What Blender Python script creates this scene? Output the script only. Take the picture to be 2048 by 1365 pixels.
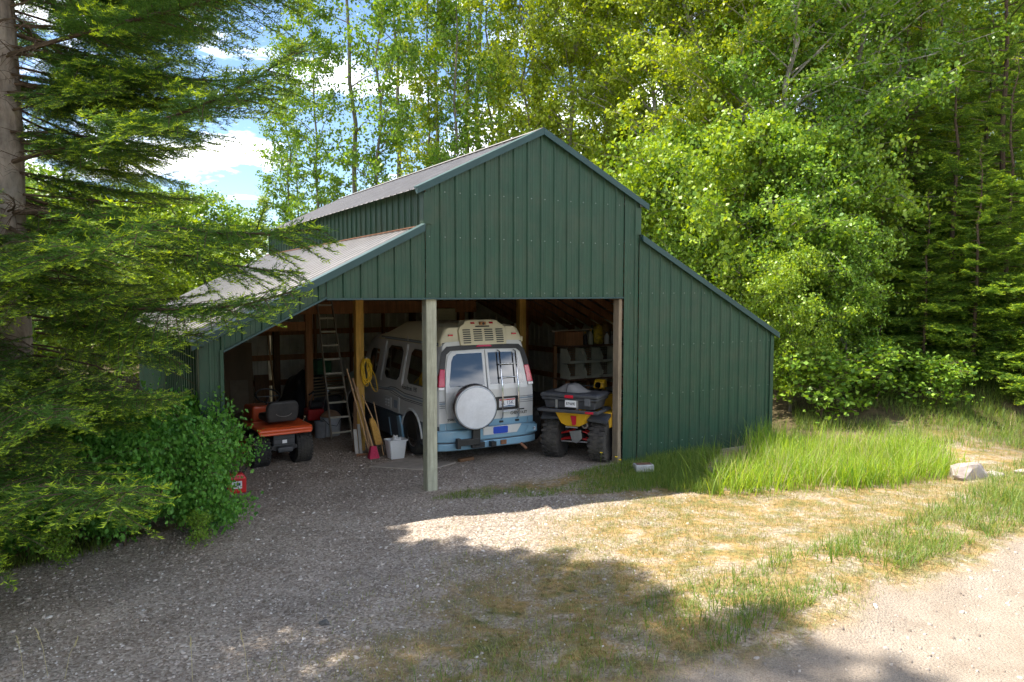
import bpy, math, random
import numpy as np
from mathutils import Vector, Matrix, Euler
for o in list(bpy.data.objects): bpy.data.objects.remove(o)
S = bpy.context.scene
COL = S.collection
random.seed(7)
RNG = np.random.default_rng(11)
R = math.radians

# ---------------------------------------------------------------- camera
cd = bpy.data.cameras.new('camera')
cam = bpy.data.objects.new('camera', cd); COL.objects.link(cam)
cd.sensor_width = 36.0
cd.lens = 36.0 * 1495.8 / 2048
cd.clip_end = 3000
CAMZ = 2.7125
cam.location = (0, 0, CAMZ)
cam.rotation_euler = (R(90 - 3.75), 0, 0)
S.camera = cam

# ---------------------------------------------------------------- sky and sun
SUN_H = Vector((-0.931, 0.356, 0)).normalized()
SUN_EL = R(65.0)
W = bpy.data.worlds.new('World'); S.world = W; W.use_nodes = True
nt = W.node_tree; N = nt.nodes; L = nt.links
N.clear()
out = N.new('ShaderNodeOutputWorld'); bg = N.new('ShaderNodeBackground')
sky = N.new('ShaderNodeTexSky'); sky.sky_type = 'NISHITA'; sky.sun_disc = False
sky.sun_elevation = SUN_EL
sky.sun_rotation = math.atan2(SUN_H.x, SUN_H.y)
sky.altitude = 700; sky.air_density = 1.0; sky.dust_density = 0.1; sky.ozone_density = 4.0
tc = N.new('ShaderNodeTexCoord'); sep = N.new('ShaderNodeSeparateXYZ')
L.new(tc.outputs['Generated'], sep.inputs[0])
zc = N.new('ShaderNodeMath'); zc.operation = 'MAXIMUM'; zc.inputs[1].default_value = 0.0
L.new(sep.outputs[2], zc.inputs[0])
za = N.new('ShaderNodeMath'); za.operation = 'ADD'; za.inputs[1].default_value = 0.22
L.new(zc.outputs[0], za.inputs[0])
dv = N.new('ShaderNodeVectorMath'); dv.operation = 'DIVIDE'
cz = N.new('ShaderNodeCombineXYZ')
for i in range(3): L.new(za.outputs[0], cz.inputs[i])
L.new(tc.outputs['Generated'], dv.inputs[0]); L.new(cz.outputs[0], dv.inputs[1])
nz = N.new('ShaderNodeTexNoise'); nz.inputs['Scale'].default_value = 2.2; nz.inputs['Detail'].default_value = 9
nz.inputs['Roughness'].default_value = 0.56; nz.inputs['Distortion'].default_value = 0.35
of = N.new('ShaderNodeVectorMath'); of.operation = 'ADD'; of.inputs[1].default_value = (0.0, 0.0, 13.0)
L.new(dv.outputs[0], of.inputs[0]); L.new(of.outputs[0], nz.inputs['Vector'])
cr = N.new('ShaderNodeValToRGB')
cr.color_ramp.elements[0].position = 0.50; cr.color_ramp.elements[0].color = (.0, .0, .0, 1)
cr.color_ramp.elements[1].position = 0.70; cr.color_ramp.elements[1].color = (1, 1, 1, 1)
L.new(nz.outputs['Fac'], cr.inputs[0])
mx = N.new('ShaderNodeMix'); mx.data_type = 'RGBA'
mx.inputs[7].default_value = (31.0, 30.2, 29.4, 1)
L.new(cr.outputs[0], mx.inputs[0]); L.new(sky.outputs[0], mx.inputs[6])
L.new(mx.outputs[2], bg.inputs[0]); bg.inputs[1].default_value = 0.05
L.new(bg.outputs[0], out.inputs[0])

sl = bpy.data.lights.new('sun', 'SUN'); sl.energy = 2.65; sl.angle = R(0.55); sl.color = (1.0, 0.94, 0.84)
sun = bpy.data.objects.new('sun', sl); COL.objects.link(sun)
sd = SUN_H * math.cos(SUN_EL) + Vector((0, 0, math.sin(SUN_EL)))
sun.rotation_euler = sd.to_track_quat('Z', 'Y').to_euler()
sun.location = (-20, 10, 40)

S.view_settings.view_transform = 'Standard'; S.view_settings.look = 'None'
S.view_settings.exposure = 2.25; S.view_settings.gamma = 1.0
S.view_settings.use_curve_mapping = False

# ---------------------------------------------------------------- barn frame (u along the front, v into the barn)
TH = R(30.57)
BO = Vector((-1.155, 9.998, 0))
CU, SU = math.cos(TH), math.sin(TH)
def bw(u, v, z=0.0):
    return Vector((BO.x + u*CU - v*SU, BO.y + u*SU + v*CU, z))

# ---------------------------------------------------------------- helpers
def tag(o, label=None, cat=None, group=None, kind=None):
    if label: o['label'] = label
    if cat: o['category'] = cat
    if group: o['group'] = group
    if kind: o['kind'] = kind
    return o
def thing(name, label, cat, loc=(0, 0, 0), rz=0.0, group=None):
    o = bpy.data.objects.new(name, None); COL.objects.link(o)
    o.empty_display_size = 0.2
    o.location = loc; o.rotation_euler = (0, 0, rz)
    return tag(o, label, cat, group)
def copy_tree(o, parent=None):
    c = o.copy(); COL.objects.link(c); c.parent = parent
    for ch in o.children: copy_tree(ch, c)
    return c

class MB:
    """collects shapes, builds ONE mesh object"""
    def __init__(s): s.v = []; s.f = []; s.m = []
    def add(s, vs, fs, mi=0, M=None):
        b = len(s.v)
        if M is not None: vs = [M @ Vector(p) for p in vs]
        s.v += [tuple(p) for p in vs]
        for f in fs: s.f.append([i + b for i in f]); s.m.append(mi)
        return s
    def box(s, c, d, M=None, mi=0):
        x, y, z = c; a, b, h = d[0]/2, d[1]/2, d[2]/2
        vs = [(x+i*a, y+j*b, z+k*h) for k in (-1, 1) for j in (-1, 1) for i in (-1, 1)]
        return s.add(vs, [(0, 2, 3, 1), (4, 5, 7, 6), (0, 1, 5, 4), (2, 6, 7, 3), (0, 4, 6, 2), (1, 3, 7, 5)], mi, M)
    def bb(s, x0, x1, y0, y1, z0, z1, M=None, mi=0):
        return s.box(((x0+x1)/2, (y0+y1)/2, (z0+z1)/2), (x1-x0, y1-y0, z1-z0), M, mi)
    def bar(s, p, q, w, h, mi=0, up=(0, 0, 1)):
        p, q = Vector(p), Vector(q); d = (q-p); ln = d.length; d.normalize()
        up = Vector(up)
        if abs(d.dot(up)) > .98: up = Vector((0, 1, 0))
        x = d.cross(up).normalized(); z = x.cross(d).normalized()
        vs = []
        for e in (p, q):
            for a, b in ((-1, -1), (1, -1), (1, 1), (-1, 1)): vs.append(e + x*a*w/2 + z*b*h/2)
        return s.add(vs, [(3, 2, 1, 0), (4, 5, 6, 7), (0, 1, 5, 4), (1, 2, 6, 5), (2, 3, 7, 6), (3, 0, 4, 7)], mi)
    def cyl(s, p, q, r, r2=None, n=12, mi=0, cap=True):
        return s.tube([p, q], [r, r if r2 is None else r2], n, mi, cap)
    def tube(s, pts, r, n=8, mi=0, cap=True, close=False):
        pts = [Vector(p) for p in pts]; k = len(pts)
        rs = r if isinstance(r, (list, tuple)) else [r]*k
        prev = None; vs = []
        for i, p in enumerate(pts):
            if close: d = pts[(i+1) % k] - pts[i-1]
            else: d = pts[min(i+1, k-1)] - pts[max(i-1, 0)]
            if d.length < 1e-9: d = Vector((0, 0, 1))
            d.normalize()
            if prev is None:
                a = Vector((0, 0, 1)) if abs(d.z) < .9 else Vector((1, 0, 0))
                x = d.cross(a).normalized()
            else:
                x = (prev - d*prev.dot(d))
                x = x.normalized() if x.length > 1e-6 else d.orthogonal().normalized()
            prev = x; y = d.cross(x)
            for j in range(n):
                t = 2*math.pi*j/n
                vs.append(p + (x*math.cos(t) + y*math.sin(t))*rs[i])
        fs = []
        for i in range(k if close else k-1):
            i2 = (i+1) % k
            for j in range(n):
                j2 = (j+1) % n
                fs.append((i*n+j, i*n+j2, i2*n+j2, i2*n+j))
        if cap and not close:
            fs.append(tuple(range(n-1, -1, -1))); fs.append(tuple((k-1)*n+j for j in range(n)))
        return s.add(vs, fs, mi)
    def lathe(s, prof, c=(0, 0, 0), axis='z', n=24, mi=0, M=None):
        """prof: list of (r, h) along axis"""
        vs = []; k = len(prof)
        for r, h in prof:
            for j in range(n):
                t = 2*math.pi*j/n; a, b = r*math.cos(t), r*math.sin(t)
                p = {'z': (a, b, h), 'x': (h, a, b), 'y': (b, h, a)}[axis]
                vs.append((p[0]+c[0], p[1]+c[1], p[2]+c[2]))
        fs = []
        for i in range(k-1):
            for j in range(n):
                j2 = (j+1) % n
                fs.append((i*n+j, i*n+j2, (i+1)*n+j2, (i+1)*n+j))
        if prof[0][0] > 1e-5: fs.append(tuple(range(n-1, -1, -1)))
        if prof[-1][0] > 1e-5: fs.append(tuple((k-1)*n+j for j in range(n)))
        return s.add(vs, fs, mi, M)
    def prism(s, poly, fn, d0, d1, mi=0):
        """poly in 2D, fn(a,b,d)->3D, extruded from d0 to d1"""
        k = len(poly)
        vs = [fn(a, b, d0) for a, b in poly] + [fn(a, b, d1) for a, b in poly]
        fs = [tuple(range(k-1, -1, -1)), tuple(range(k, 2*k))]
        for i in range(k):
            j = (i+1) % k; fs.append((i, j, k+j, k+i))
        return s.add(vs, fs, mi)
    def loft(s, secs, mi=0, closed=True, cap=True):
        n = len(secs[0]); vs = [p for sc in secs for p in sc]; fs = []
        for i in range(len(secs)-1):
            for j in range(n if closed else n-1):
                j2 = (j+1) % n
                fs.append((i*n+j, i*n+j2, (i+1)*n+j2, (i+1)*n+j))
        if cap and closed:
            fs.append(tuple(range(n-1, -1, -1))); fs.append(tuple((len(secs)-1)*n+j for j in range(n)))
        return s.add(vs, fs, mi)
    def build(s, name, mats, parent=None, bevel=0, smooth=None, sub=0, seg=2):
        me = bpy.data.meshes.new(name)
        me.from_pydata(s.v, [], s.f)
        if not isinstance(mats, (list, tuple)): mats = [mats]
        for m in mats: me.materials.append(m)
        if len(mats) > 1: me.polygons.foreach_set('material_index', s.m)
        me.update()
        import bmesh
        bm = bmesh.new(); bm.from_mesh(me)
        bmesh.ops.recalc_face_normals(bm, faces=bm.faces)
        bm.to_mesh(me); bm.free()
        o = bpy.data.objects.new(name, me); COL.objects.link(o); o.parent = parent
        if sub:
            md = o.modifiers.new('sub', 'SUBSURF'); md.levels = sub; md.render_levels = sub
        if bevel:
            md = o.modifiers.new('bevel', 'BEVEL'); md.width = bevel; md.segments = seg; md.limit_method = 'ANGLE'; md.angle_limit = R(35)
        if smooth or sub:
            me.polygons.foreach_set('use_smooth', [True]*len(me.polygons))
            if smooth and not sub and smooth is not True:
                try: me.set_sharp_from_angle(angle=R(smooth))
                except Exception: pass
        return o

def mesh_np(name, V, F, mats, attrs=None, mi=None):
    """V (n,3) float, F (m,k) int"""
    me = bpy.data.meshes.new(name)
    V = np.asarray(V, dtype=np.float32); F = np.asarray(F, dtype=np.int32)
    me.vertices.add(len(V)); me.vertices.foreach_set('co', V.ravel())
    k = F.shape[1]
    me.loops.add(F.size); me.loops.foreach_set('vertex_index', F.ravel())
    me.polygons.add(len(F)); me.polygons.foreach_set('loop_start', np.arange(len(F), dtype=np.int32)*k)
    if not isinstance(mats, (list, tuple)): mats = [mats]
    for m in mats: me.materials.append(m)
    if mi is not None: me.polygons.foreach_set('material_index', np.asarray(mi, dtype=np.int32))
    for an, arr in (attrs or {}).items():
        arr = np.asarray(arr, dtype=np.float32)
        if arr.ndim == 2:
            a = me.attributes.new(an, 'FLOAT_COLOR', 'POINT'); a.data.foreach_set('color', arr.ravel())
        else:
            a = me.attributes.new(an, 'FLOAT', 'POINT'); a.data.foreach_set('value', arr)
    me.update(calc_edges=True)
    return me
def link(name, me, parent=None, loc=None, rot=None, scale=None):
    o = bpy.data.objects.new(name, me); COL.objects.link(o); o.parent = parent
    if loc is not None: o.location = loc
    if rot is not None: o.rotation_euler = rot
    if scale is not None: o.scale = scale if hasattr(scale, '__len__') else (scale,)*3
    return o

# smooth 2D value noise in numpy
_tab = RNG.random((256, 256))
def vnoise(x, y):
    x = np.asarray(x, float); y = np.asarray(y, float)
    xi = np.floor(x).astype(int); yi = np.floor(y).astype(int); fx = x-xi; fy = y-yi
    fx = fx*fx*(3-2*fx); fy = fy*fy*(3-2*fy)
    a = _tab[xi & 255, yi & 255]; b = _tab[(xi+1) & 255, yi & 255]; c = _tab[xi & 255, (yi+1) & 255]; d = _tab[(xi+1) & 255, (yi+1) & 255]
    return (a*(1-fx)+b*fx)*(1-fy) + (c*(1-fx)+d*fx)*fy
def fbm(x, y, o=4):
    s = 0; a = .5; t = 0
    for i in range(o):
        s = s + a*vnoise(x*2**i+17*i, y*2**i+31*i); t += a; a *= .5
    return s/t
def sstep(a, b, x):
    t = np.clip((x-a)/(b-a), 0, 1); return t*t*(3-2*t)

# ---------------------------------------------------------------- materials
def nodes(name):
    m = bpy.data.materials.new(name); m.use_nodes = True
    nt = m.node_tree; b = nt.nodes['Principled BSDF']
    return m, nt.nodes, nt.links, b
def M_(name, col, rough=.6, metal=0.0, var=.18, scale=6.0, stretch=(1, 1, 1), bump=0.0, bscale=80.0, spec=.5, dirt=None, dirt_amt=.5, coat=0.0, trans=0.0):
    m, N, L, b = nodes(name)
    tc = N.new('ShaderNodeTexCoord'); mp = N.new('ShaderNodeMapping'); mp.inputs['Scale'].default_value = stretch
    L.new(tc.outputs['Object'], mp.inputs[0])
    nz = N.new('ShaderNodeTexNoise'); nz.inputs['Scale'].default_value = scale; nz.inputs['Detail'].default_value = 6; nz.inputs['Roughness'].default_value = .6
    L.new(mp.outputs[0], nz.inputs['Vector'])
    r = N.new('ShaderNodeValToRGB')
    r.color_ramp.elements[0].position = .3; r.color_ramp.elements[1].position = .7
    r.color_ramp.elements[0].color = tuple(c*(1-var) for c in col)+(1,)
    r.color_ramp.elements[1].color = tuple(min(1, c*(1+var)) for c in col)+(1,)
    L.new(nz.outputs['Fac'], r.inputs[0])
    cs = r.outputs[0]
    if dirt:
        n2 = N.new('ShaderNodeTexNoise'); n2.inputs['Scale'].default_value = 2.3; n2.inputs['Detail'].default_value = 8; n2.inputs['Roughness'].default_value = .7
        L.new(tc.outputs['Object'], n2.inputs['Vector'])
        r2 = N.new('ShaderNodeValToRGB'); r2.color_ramp.elements[0].position = .45; r2.color_ramp.elements[1].position = .75
        r2.color_ramp.elements[1].color = (dirt_amt,)*3+(1,); r2.color_ramp.elements[0].color = (0, 0, 0, 1)
        L.new(n2.outputs['Fac'], r2.inputs[0])
        mx = N.new('ShaderNodeMix'); mx.data_type = 'RGBA'; mx.inputs[7].default_value = tuple(dirt)+(1,)
        L.new(r2.outputs[0], mx.inputs[0]); L.new(cs, mx.inputs[6]); cs = mx.outputs[2]
    L.new(cs, b.inputs['Base Color'])
    b.inputs['Roughness'].default_value = rough; b.inputs['Metallic'].default_value = metal
    b.inputs['Specular IOR Level'].default_value = spec
    if coat: b.inputs['Coat Weight'].default_value = coat
    if bump:
        n3 = N.new('ShaderNodeTexNoise'); n3.inputs['Scale'].default_value = bscale; n3.inputs['Detail'].default_value = 4
        L.new(mp.outputs[0], n3.inputs['Vector'])
        bp = N.new('ShaderNodeBump'); bp.inputs['Strength'].default_value = bump; bp.inputs['Distance'].default_value = .02
        L.new(n3.outputs['Fac'], bp.inputs['Height']); L.new(bp.outputs[0], b.inputs['Normal'])
    return m
def leaf_mat(name, c0, c1, tipc=None, trans=.45, rough=.5, spec=.35):
    """two-colour leaf, light shines through it; colour varies from leaf to leaf"""
    m, N, L, b = nodes(name)
    g = N.new('ShaderNodeNewGeometry')
    r = N.new('ShaderNodeMix'); r.data_type = 'RGBA'
    r.inputs[6].default_value = tuple(c0)+(1,); r.inputs[7].default_value = tuple(c1)+(1,)
    L.new(g.outputs['Random Per Island'], r.inputs[0]); cs = r.outputs[2]
    if tipc:
        a = N.new('ShaderNodeAttribute'); a.attribute_name = 'tip'
        mx = N.new('ShaderNodeMix'); mx.data_type = 'RGBA'; mx.inputs[7].default_value = tuple(tipc)+(1,)
        L.new(a.outputs['Fac'], mx.inputs[0]); L.new(cs, mx.inputs[6]); cs = mx.outputs[2]
    L.new(cs, b.inputs['Base Color']); b.inputs['Roughness'].default_value = rough; b.inputs['Specular IOR Level'].default_value = spec
    t = N.new('ShaderNodeBsdfTranslucent')
    hs = N.new('ShaderNodeHueSaturation'); hs.inputs['Hue'].default_value = .48; hs.inputs['Saturation'].default_value = 1.1; hs.inputs['Value'].default_value = 1.5
    L.new(cs, hs.inputs['Color']); L.new(hs.outputs[0], t.inputs['Color'])
    ms = N.new('ShaderNodeMixShader'); ms.inputs[0].default_value = trans
    L.new(b.outputs[0], ms.inputs[1]); L.new(t.outputs[0], ms.inputs[2])
    L.new(ms.outputs[0], N['Material Output'].inputs['Surface'])
    return m
GREEN = M_('green painted steel', (.025, .067, .039), rough=.5, var=.18, scale=5, stretch=(3, 3, .35), spec=.32, dirt=(.066, .080, .050), dirt_amt=.6, bump=.12, bscale=1.6)
TRIM_SKY = M_('sky tinted green trim steel', (.022, .062, .060), rough=.45, var=.12, scale=3, spec=.4)  # same green as the walls, the sky's reflection painted in as blue
ROOFM = M_('green roof steel', (.28, .262, .25), rough=.40, metal=.5, var=.16, scale=4, spec=1.0, dirt=(.26, .23, .20), dirt_amt=.5)
CREAM = M_('off-white backing steel', (.62, .58, .47), rough=.6, var=.12, scale=4, dirt=(.25, .21, .15), dirt_amt=.5)
def wood(name, col, var=.3, bump=.35): return M_(name, col, rough=.8, var=var, scale=4, stretch=(6, 6, .5), bump=bump, bscale=14, spec=.2, dirt=tuple(c*.55 for c in col), dirt_amt=.7)
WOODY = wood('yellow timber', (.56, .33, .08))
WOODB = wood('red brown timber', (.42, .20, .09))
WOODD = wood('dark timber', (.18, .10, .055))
WOODG = wood('weathered grey green timber', (.36, .36, .27))
PLY = M_('plywood', (.23, .15, .085), rough=.75, var=.2, scale=3, stretch=(1, 1, .3))
RUST = M_('rusty steel', (.22, .10, .05), rough=.8, var=.3, scale=30)
STEEL = M_('dull steel', (.45, .45, .46), rough=.4, metal=.9, var=.15)
ALU = M_('aluminium', (.62, .60, .55), rough=.42, metal=.75, var=.12)
CHROME = M_('chrome', (.75, .76, .78), rough=.12, metal=1.0, var=.04)
BLACK = M_('black plastic', (.018, .018, .019), rough=.5, var=.25, scale=12, dirt=(.07, .06, .05), dirt_amt=.4)
GREYP = M_('charcoal plastic', (.045, .048, .055), rough=.55, var=.25, scale=9, dirt=(.12, .11, .10), dirt_amt=.5)
RUBBER = M_('rubber', (.022, .022, .022), rough=.85, var=.3, scale=14, dirt=(.10, .085, .065), dirt_amt=.6)
WHITEP = M_('white plastic', (.72, .73, .74), rough=.5, var=.06, scale=5, dirt=(.45, .43, .4), dirt_amt=.3)
# ================================================================ GROUND
def uvof(x, y):
    dx, dy = x-BO.x, y-BO.y
    return dx*CU+dy*SU, -dx*SU+dy*CU
def road_d(x, y):      # >0 on the dirt road (metres past its edge)
    e = (fbm(x*.9, y*.9, 4)-.5)*.9
    return ((4.95+.70*(x-.96)) - y)/1.22 + e
def zones(x, y):
    u, v = uvof(x, y)
    n1 = fbm(x*.55+3, y*.55, 4)-.5; n2 = fbm(x*2.3, y*2.3+9, 3)-.5
    road = sstep(-.12, .25, road_d(x, y))
    inside = sstep(-.45, .05, v)*sstep(-3.0, -2.8, u)*sstep(6.9, 6.75, u)*sstep(9.2, 9.0, v)
    rx = np.interp(y, [3, 5, 7, 8.5, 9.6, 10.5], [-1.2, -.7, -.2, .7, 1.8, 1.4])
    lx = np.interp(y, [3, 5, 7.16, 8.05, 8.8, 9.7], [-9, -7.5, -4.9, -4.1, -3.4, -3.2])
    drive = sstep(.8, -.9, x-rx + n1*2.6 + n2*.8) * sstep(-.25, .25, x-lx + n1*.8) * sstep(10.2, 9.8, y)
    gravel = np.maximum(inside, drive*(1-sstep(-.1, .1, v)*(1-inside)))
    gravel = gravel*(1-road)
    # litter under the trees
    lit = np.maximum(sstep(-3.6, -4.6, x - (y-8)*.3), np.maximum(sstep(12.5, 14.5, y+n1*1.5), sstep(7.2, 9.5, x)*sstep(9.5, 13, y)))
    lit = lit*(1-inside)*(1-road)
    return gravel, road, lit
def height(x, y):
    u, v = uvof(x, y)
    d = np.maximum(u-7.3, 0)*sstep(-4.0, 1.0, v)
    bank = .85*sstep(0, 5, d) + .06*np.maximum(d-5, 0)*.6
    back = .035*np.maximum(y-24, 0)
    out_ = sstep(-.3, .5, np.maximum(np.maximum(-2.9-u, u-6.9), np.maximum(-.2-v, v-9.2)))
    r = road_d(x, y)
    h = bank + np.minimum(back, 6) + out_*(fbm(x*1.1, y*1.1, 3)-.5)*.09
    h = h + .05*sstep(.6, -.3, r)*sstep(-2.0, -.3, r)
    rut = np.exp(-((r-1.1)/.16)**2)+np.exp(-((r-2.6)/.16)**2)
    dr = np.exp(-((x+1.75-.25*(y-7))/.18)**2)+np.exp(-((x+.35-.25*(y-7))/.18)**2)
    h = h - .02*rut - .018*dr*out_*sstep(10.0, 8.5, y)
    return h - .03*sstep(0, .6, r)
fx = np.concatenate([np.linspace(-600, -30, 14), np.linspace(-26, -12, 10), np.arange(-11, 14, .10), np.linspace(14.5, 30, 16), np.linspace(40, 600, 14)])
fy = np.concatenate([np.linspace(-600, -20, 12), np.linspace(-12, 2.5, 12), np.arange(2.7, 20, .10), np.linspace(20.5, 40, 20), np.linspace(50, 900, 16)])
GX, GY = np.meshgrid(fx, fy, indexing='ij')
GZ = height(GX, GY)
g_, r_, l_ = zones(GX, GY)
colr = np.stack([g_, r_, l_, np.ones_like(g_)], -1).reshape(-1, 4)
VV = np.stack([GX, GY, GZ], -1).reshape(-1, 3)
nx, ny = GX.shape
ii, jj = np.meshgrid(np.arange(nx-1), np.arange(ny-1), indexing='ij')
a = (ii*ny+jj).ravel(); FF = np.stack([a, a+ny, a+ny+1, a+1], 1)
fg = g_.ravel()[FF].mean(1); fr = r_.ravel()[FF].mean(1)
def ground_mat():
    m, N, L, b = nodes('earth, gravel and straw')
    g = N.new('ShaderNodeNewGeometry')
    at = N.new('ShaderNodeAttribute'); at.attribute_name = 'zone'
    sp = N.new('ShaderNodeSeparateColor'); L.new(at.outputs['Color'], sp.inputs[0])
    def noise(sc, det=5, ro=.6):
        n = N.new('ShaderNodeTexNoise'); n.inputs['Scale'].default_value = sc; n.inputs['Detail'].default_value = det; n.inputs['Roughness'].default_value = ro
        L.new(g.outputs['Position'], n.inputs['Vector']); return n.outputs['Fac']
    def ramp(fac, stops):
        r = N.new('ShaderNodeValToRGB'); e = r.color_ramp.elements
        while len(e) < len(stops): e.new(.5)
        for q, (p, c) in zip(e, stops): q.position = p; q.color = tuple(c)+(1,)
        L.new(fac, r.inputs[0]); return r.outputs[0]
    def mix(f, a, c):
        x = N.new('ShaderNodeMix'); x.data_type = 'RGBA'
        L.new(f, x.inputs[0]); L.new(a, x.inputs[6]); L.new(c, x.inputs[7]); return x.outputs[2]
    def mul(a, c):
        x = N.new('ShaderNodeMix'); x.data_type = 'RGBA'; x.blend_type = 'MULTIPLY'; x.inputs[0].default_value = 1
        L.new(a, x.inputs[6]); L.new(c, x.inputs[7]); return x.outputs[2]
    vo = N.new('ShaderNodeTexVoronoi'); vo.inputs['Scale'].default_value = 46; vo.inputs['Randomness'].default_value = 1
    L.new(g.outputs['Position'], vo.inputs['Vector'])
    bwn = N.new('ShaderNodeRGBToBW'); L.new(vo.outputs['Color'], bwn.inputs[0])
    stones = ramp(bwn.outputs[0], [(.1, (.20, .160, .128)), (.45, (.32, .268, .222)), (.7, (.40, .348, .298)), (.95, (.53, .47, .41))])
    patch = ramp(noise(1.3, 4), [(.3, (.72, .70, .68)), (.7, (1.08, 1.06, 1.03))])
    gravel = mul(stones, patch)
    fine = ramp(noise(90, 5, .75), [(.32, (.58, .55, .50)), (.5, (.95, .94, .92)), (.68, (1.22, 1.2, 1.16))])
    road = mul(ramp(noise(2.2, 6), [(.3, (.25, .205, .165)), (.7, (.345, .295, .245))]), fine)
    straw = mul(ramp(noise(3.2, 7, .7), [(.30, (.11, .14, .045)), (.42, (.20, .175, .065)), (.52, (.32, .215, .085)), (.62, (.345, .25, .13)), (.72, (.34, .29, .22))]), fine)
    litter = mul(ramp(noise(5, 7, .7), [(.3, (.05, .045, .02)), (.5, (.10, .08, .04)), (.72, (.17, .12, .07))]), fine)
    blot = ramp(noise(13, 6, .75), [(.36, (.45, .47, .40)), (.5, (1, 1, 1)), (.66, (1.18, 1.14, 1.08))])
    straw = mul(straw, blot)
    bare = ramp(noise(2.6, 6, .7), [(.46, (0, 0, 0)), (.58, (.8, .8, .8))])
    straw = mix(bare, straw, mul(stones, ramp(noise(9, 4), [(.3, (.85, .82, .76)), (.7, (1.15, 1.1, 1.02))])))
    c = mix(sp.outputs[2], straw, litter); c = mix(sp.outputs[0], c, gravel); c = mix(sp.outputs[1], c, road)
    L.new(c, b.inputs['Base Color']); b.inputs['Roughness'].default_value = .95; b.inputs['Specular IOR Level'].default_value = .15
    bp = N.new('ShaderNodeBump'); bp.inputs['Strength'].default_value = .7; bp.inputs['Distance'].default_value = .02
    dm = N.new('ShaderNodeMath'); dm.operation = 'MULTIPLY'; L.new(vo.outputs['Distance'], dm.inputs[0]); dm.inputs[1].default_value = -1.0
    ad = N.new('ShaderNodeMath'); ad.operation = 'ADD'; L.new(dm.outputs[0], ad.inputs[0]); L.new(noise(60, 4), ad.inputs[1])
    L.new(ad.outputs[0], bp.inputs['Height']); L.new(bp.outputs[0], b.inputs['Normal'])
    return m
GROUND = ground_mat()
def sheet(name, sel):
    F = FF[sel]; us, inv = np.unique(F, return_inverse=True)
    me = mesh_np(name, VV[us], inv.reshape(F.shape), GROUND, {'zone': colr[us]})
    me.polygons.foreach_set('use_smooth', np.ones(len(F), dtype=bool))
    return tag(link(name, me), kind='structure')
cls = np.where(fr > .5, 1, np.where(fg > .5, 2, 0))
sheet('ground', cls == 0); sheet('dirt_road', cls == 1); sheet('gravel_driveway', cls == 2)

# wooded hills round the valley
def hills():
    n = 160; m = MB(); ring = []
    mt = M_('wooded hill', (.045, .075, .022), rough=.95, var=.45, scale=.06, spec=.1)
    for k, (rad, hh) in enumerate([(230, -3), (290, 14), (360, 34), (430, 40), (560, 20)]):
        ring.append([(rad*math.cos(t), rad*math.sin(t), (hh*(.55+.9*float(fbm(np.array(math.cos(t)*2.2+5), np.array(math.sin(t)*2.2+k*.1), 5))) if hh > 0 else hh)*(1 if math.sin(t) < .5 else .45)) for t in [2*math.pi*i/n for i in range(n)]])
    m.loft(ring, closed=True, cap=False)
    return tag(m.build('hills', mt, smooth=True), kind='structure')
hills()
# ================================================================ BARN
GW, UL, UR, LEN = 3.66, -2.81, 6.78, 9.04
ZH, ZN, ZE, ZP = 2.635, 3.56, 4.10, 5.00
barn = thing('barn', 'dark green ribbed metal barn with raised centre gable and open front', 'barn', BO, TH)
P9 = .22875
SL_U = (ZP-ZE)/(GW/2); SL_L = .506
def top_front(u):          # wall top below the roofs
    if u < 0: return ZN + u*SL_L
    if u > GW: return ZN - (u-GW)*SL_L
    return ZE + (GW/2-abs(u-GW/2))*SL_U
def bot_front(u):
    if u < UL+.24: return -.05
    if u < -1.34: return 2.655 + (u+1.34)*.506
    if u < 3.36: return ZH
    return -.02
# rib profile across one 9 inch pan: (s, proud)
RIB = [(0, .019), (.010, .019), (.024, .0), (.080, .0), (.085, .003), (.095, .003), (.100, 0), (.138, 0), (.143, .003), (.153, .003), (.158, 0), (.205, 0), (.219, .019), (P9-.0004, .019)]
RRIB = [(0, .014), (.010, .014), (.018, .0), (.070, .0), (.074, .004), (.082, .004), (.086, 0), (.144, 0), (.148, .004), (.156, .004), (.160, 0), (.211, 0), (.219, .014), (P9-.0004, .014)]
def pan(name, mat, fn, s0, s1, top, bot, parent=None, rib=1.0):
    """fn(s, t, d) -> 3D; s across, t along, d proud of the sheet"""
    RIB_ = RRIB if rib > 1 else RIB
    pts = sorted(set([s0+q for q, _ in RIB_ if s0+q < s1] + [s1-.0004]))
    m = MB(); vs = []; fs = []
    for q in pts:
        r = (q-s0); d = np.interp(r, [a for a, _ in RIB_], [b for _, b in RIB_])
        vs += [fn(q, bot(q), d), fn(q, top(q), d)]
    for i in range(len(pts)-1): fs.append((2*i, 2*i+2, 2*i+3, 2*i+1))
    me = bpy.data.meshes.new(name); me.from_pydata(vs, [], fs); me.materials.append(mat); me.update()
    o = bpy.data.objects.new(name, me); COL.objects.link(o); o.parent = parent or barn
    return o
def wall_run(name, mat, fn, a, b, top, bot, breaks=(), rib=1.0):
    s = a
    while s < b-.02:
        e = min(s+P9, b)
        for br in breaks:
            if s+.004 < br < e-.004: e = br
        pan(name, mat, fn, s, e, top, bot, None, rib); s = e
fr_fn = lambda s, t, d: (s, -d-.002, t)
wall_run('wall_panel', GREEN, fr_fn, UL, 0, lambda s: top_front(min(s, -1e-4)), bot_front, (UL+.24, -1.34))
wall_run('wall_panel', GREEN, fr_fn, 0, GW, lambda s: top_front(min(max(s, 1e-4), GW-1e-4)), bot_front, (GW/2, 3.36))
wall_run('wall_panel', GREEN, fr_fn, GW, UR, lambda s: top_front(max(s, GW+1e-4)), bot_front)
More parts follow.
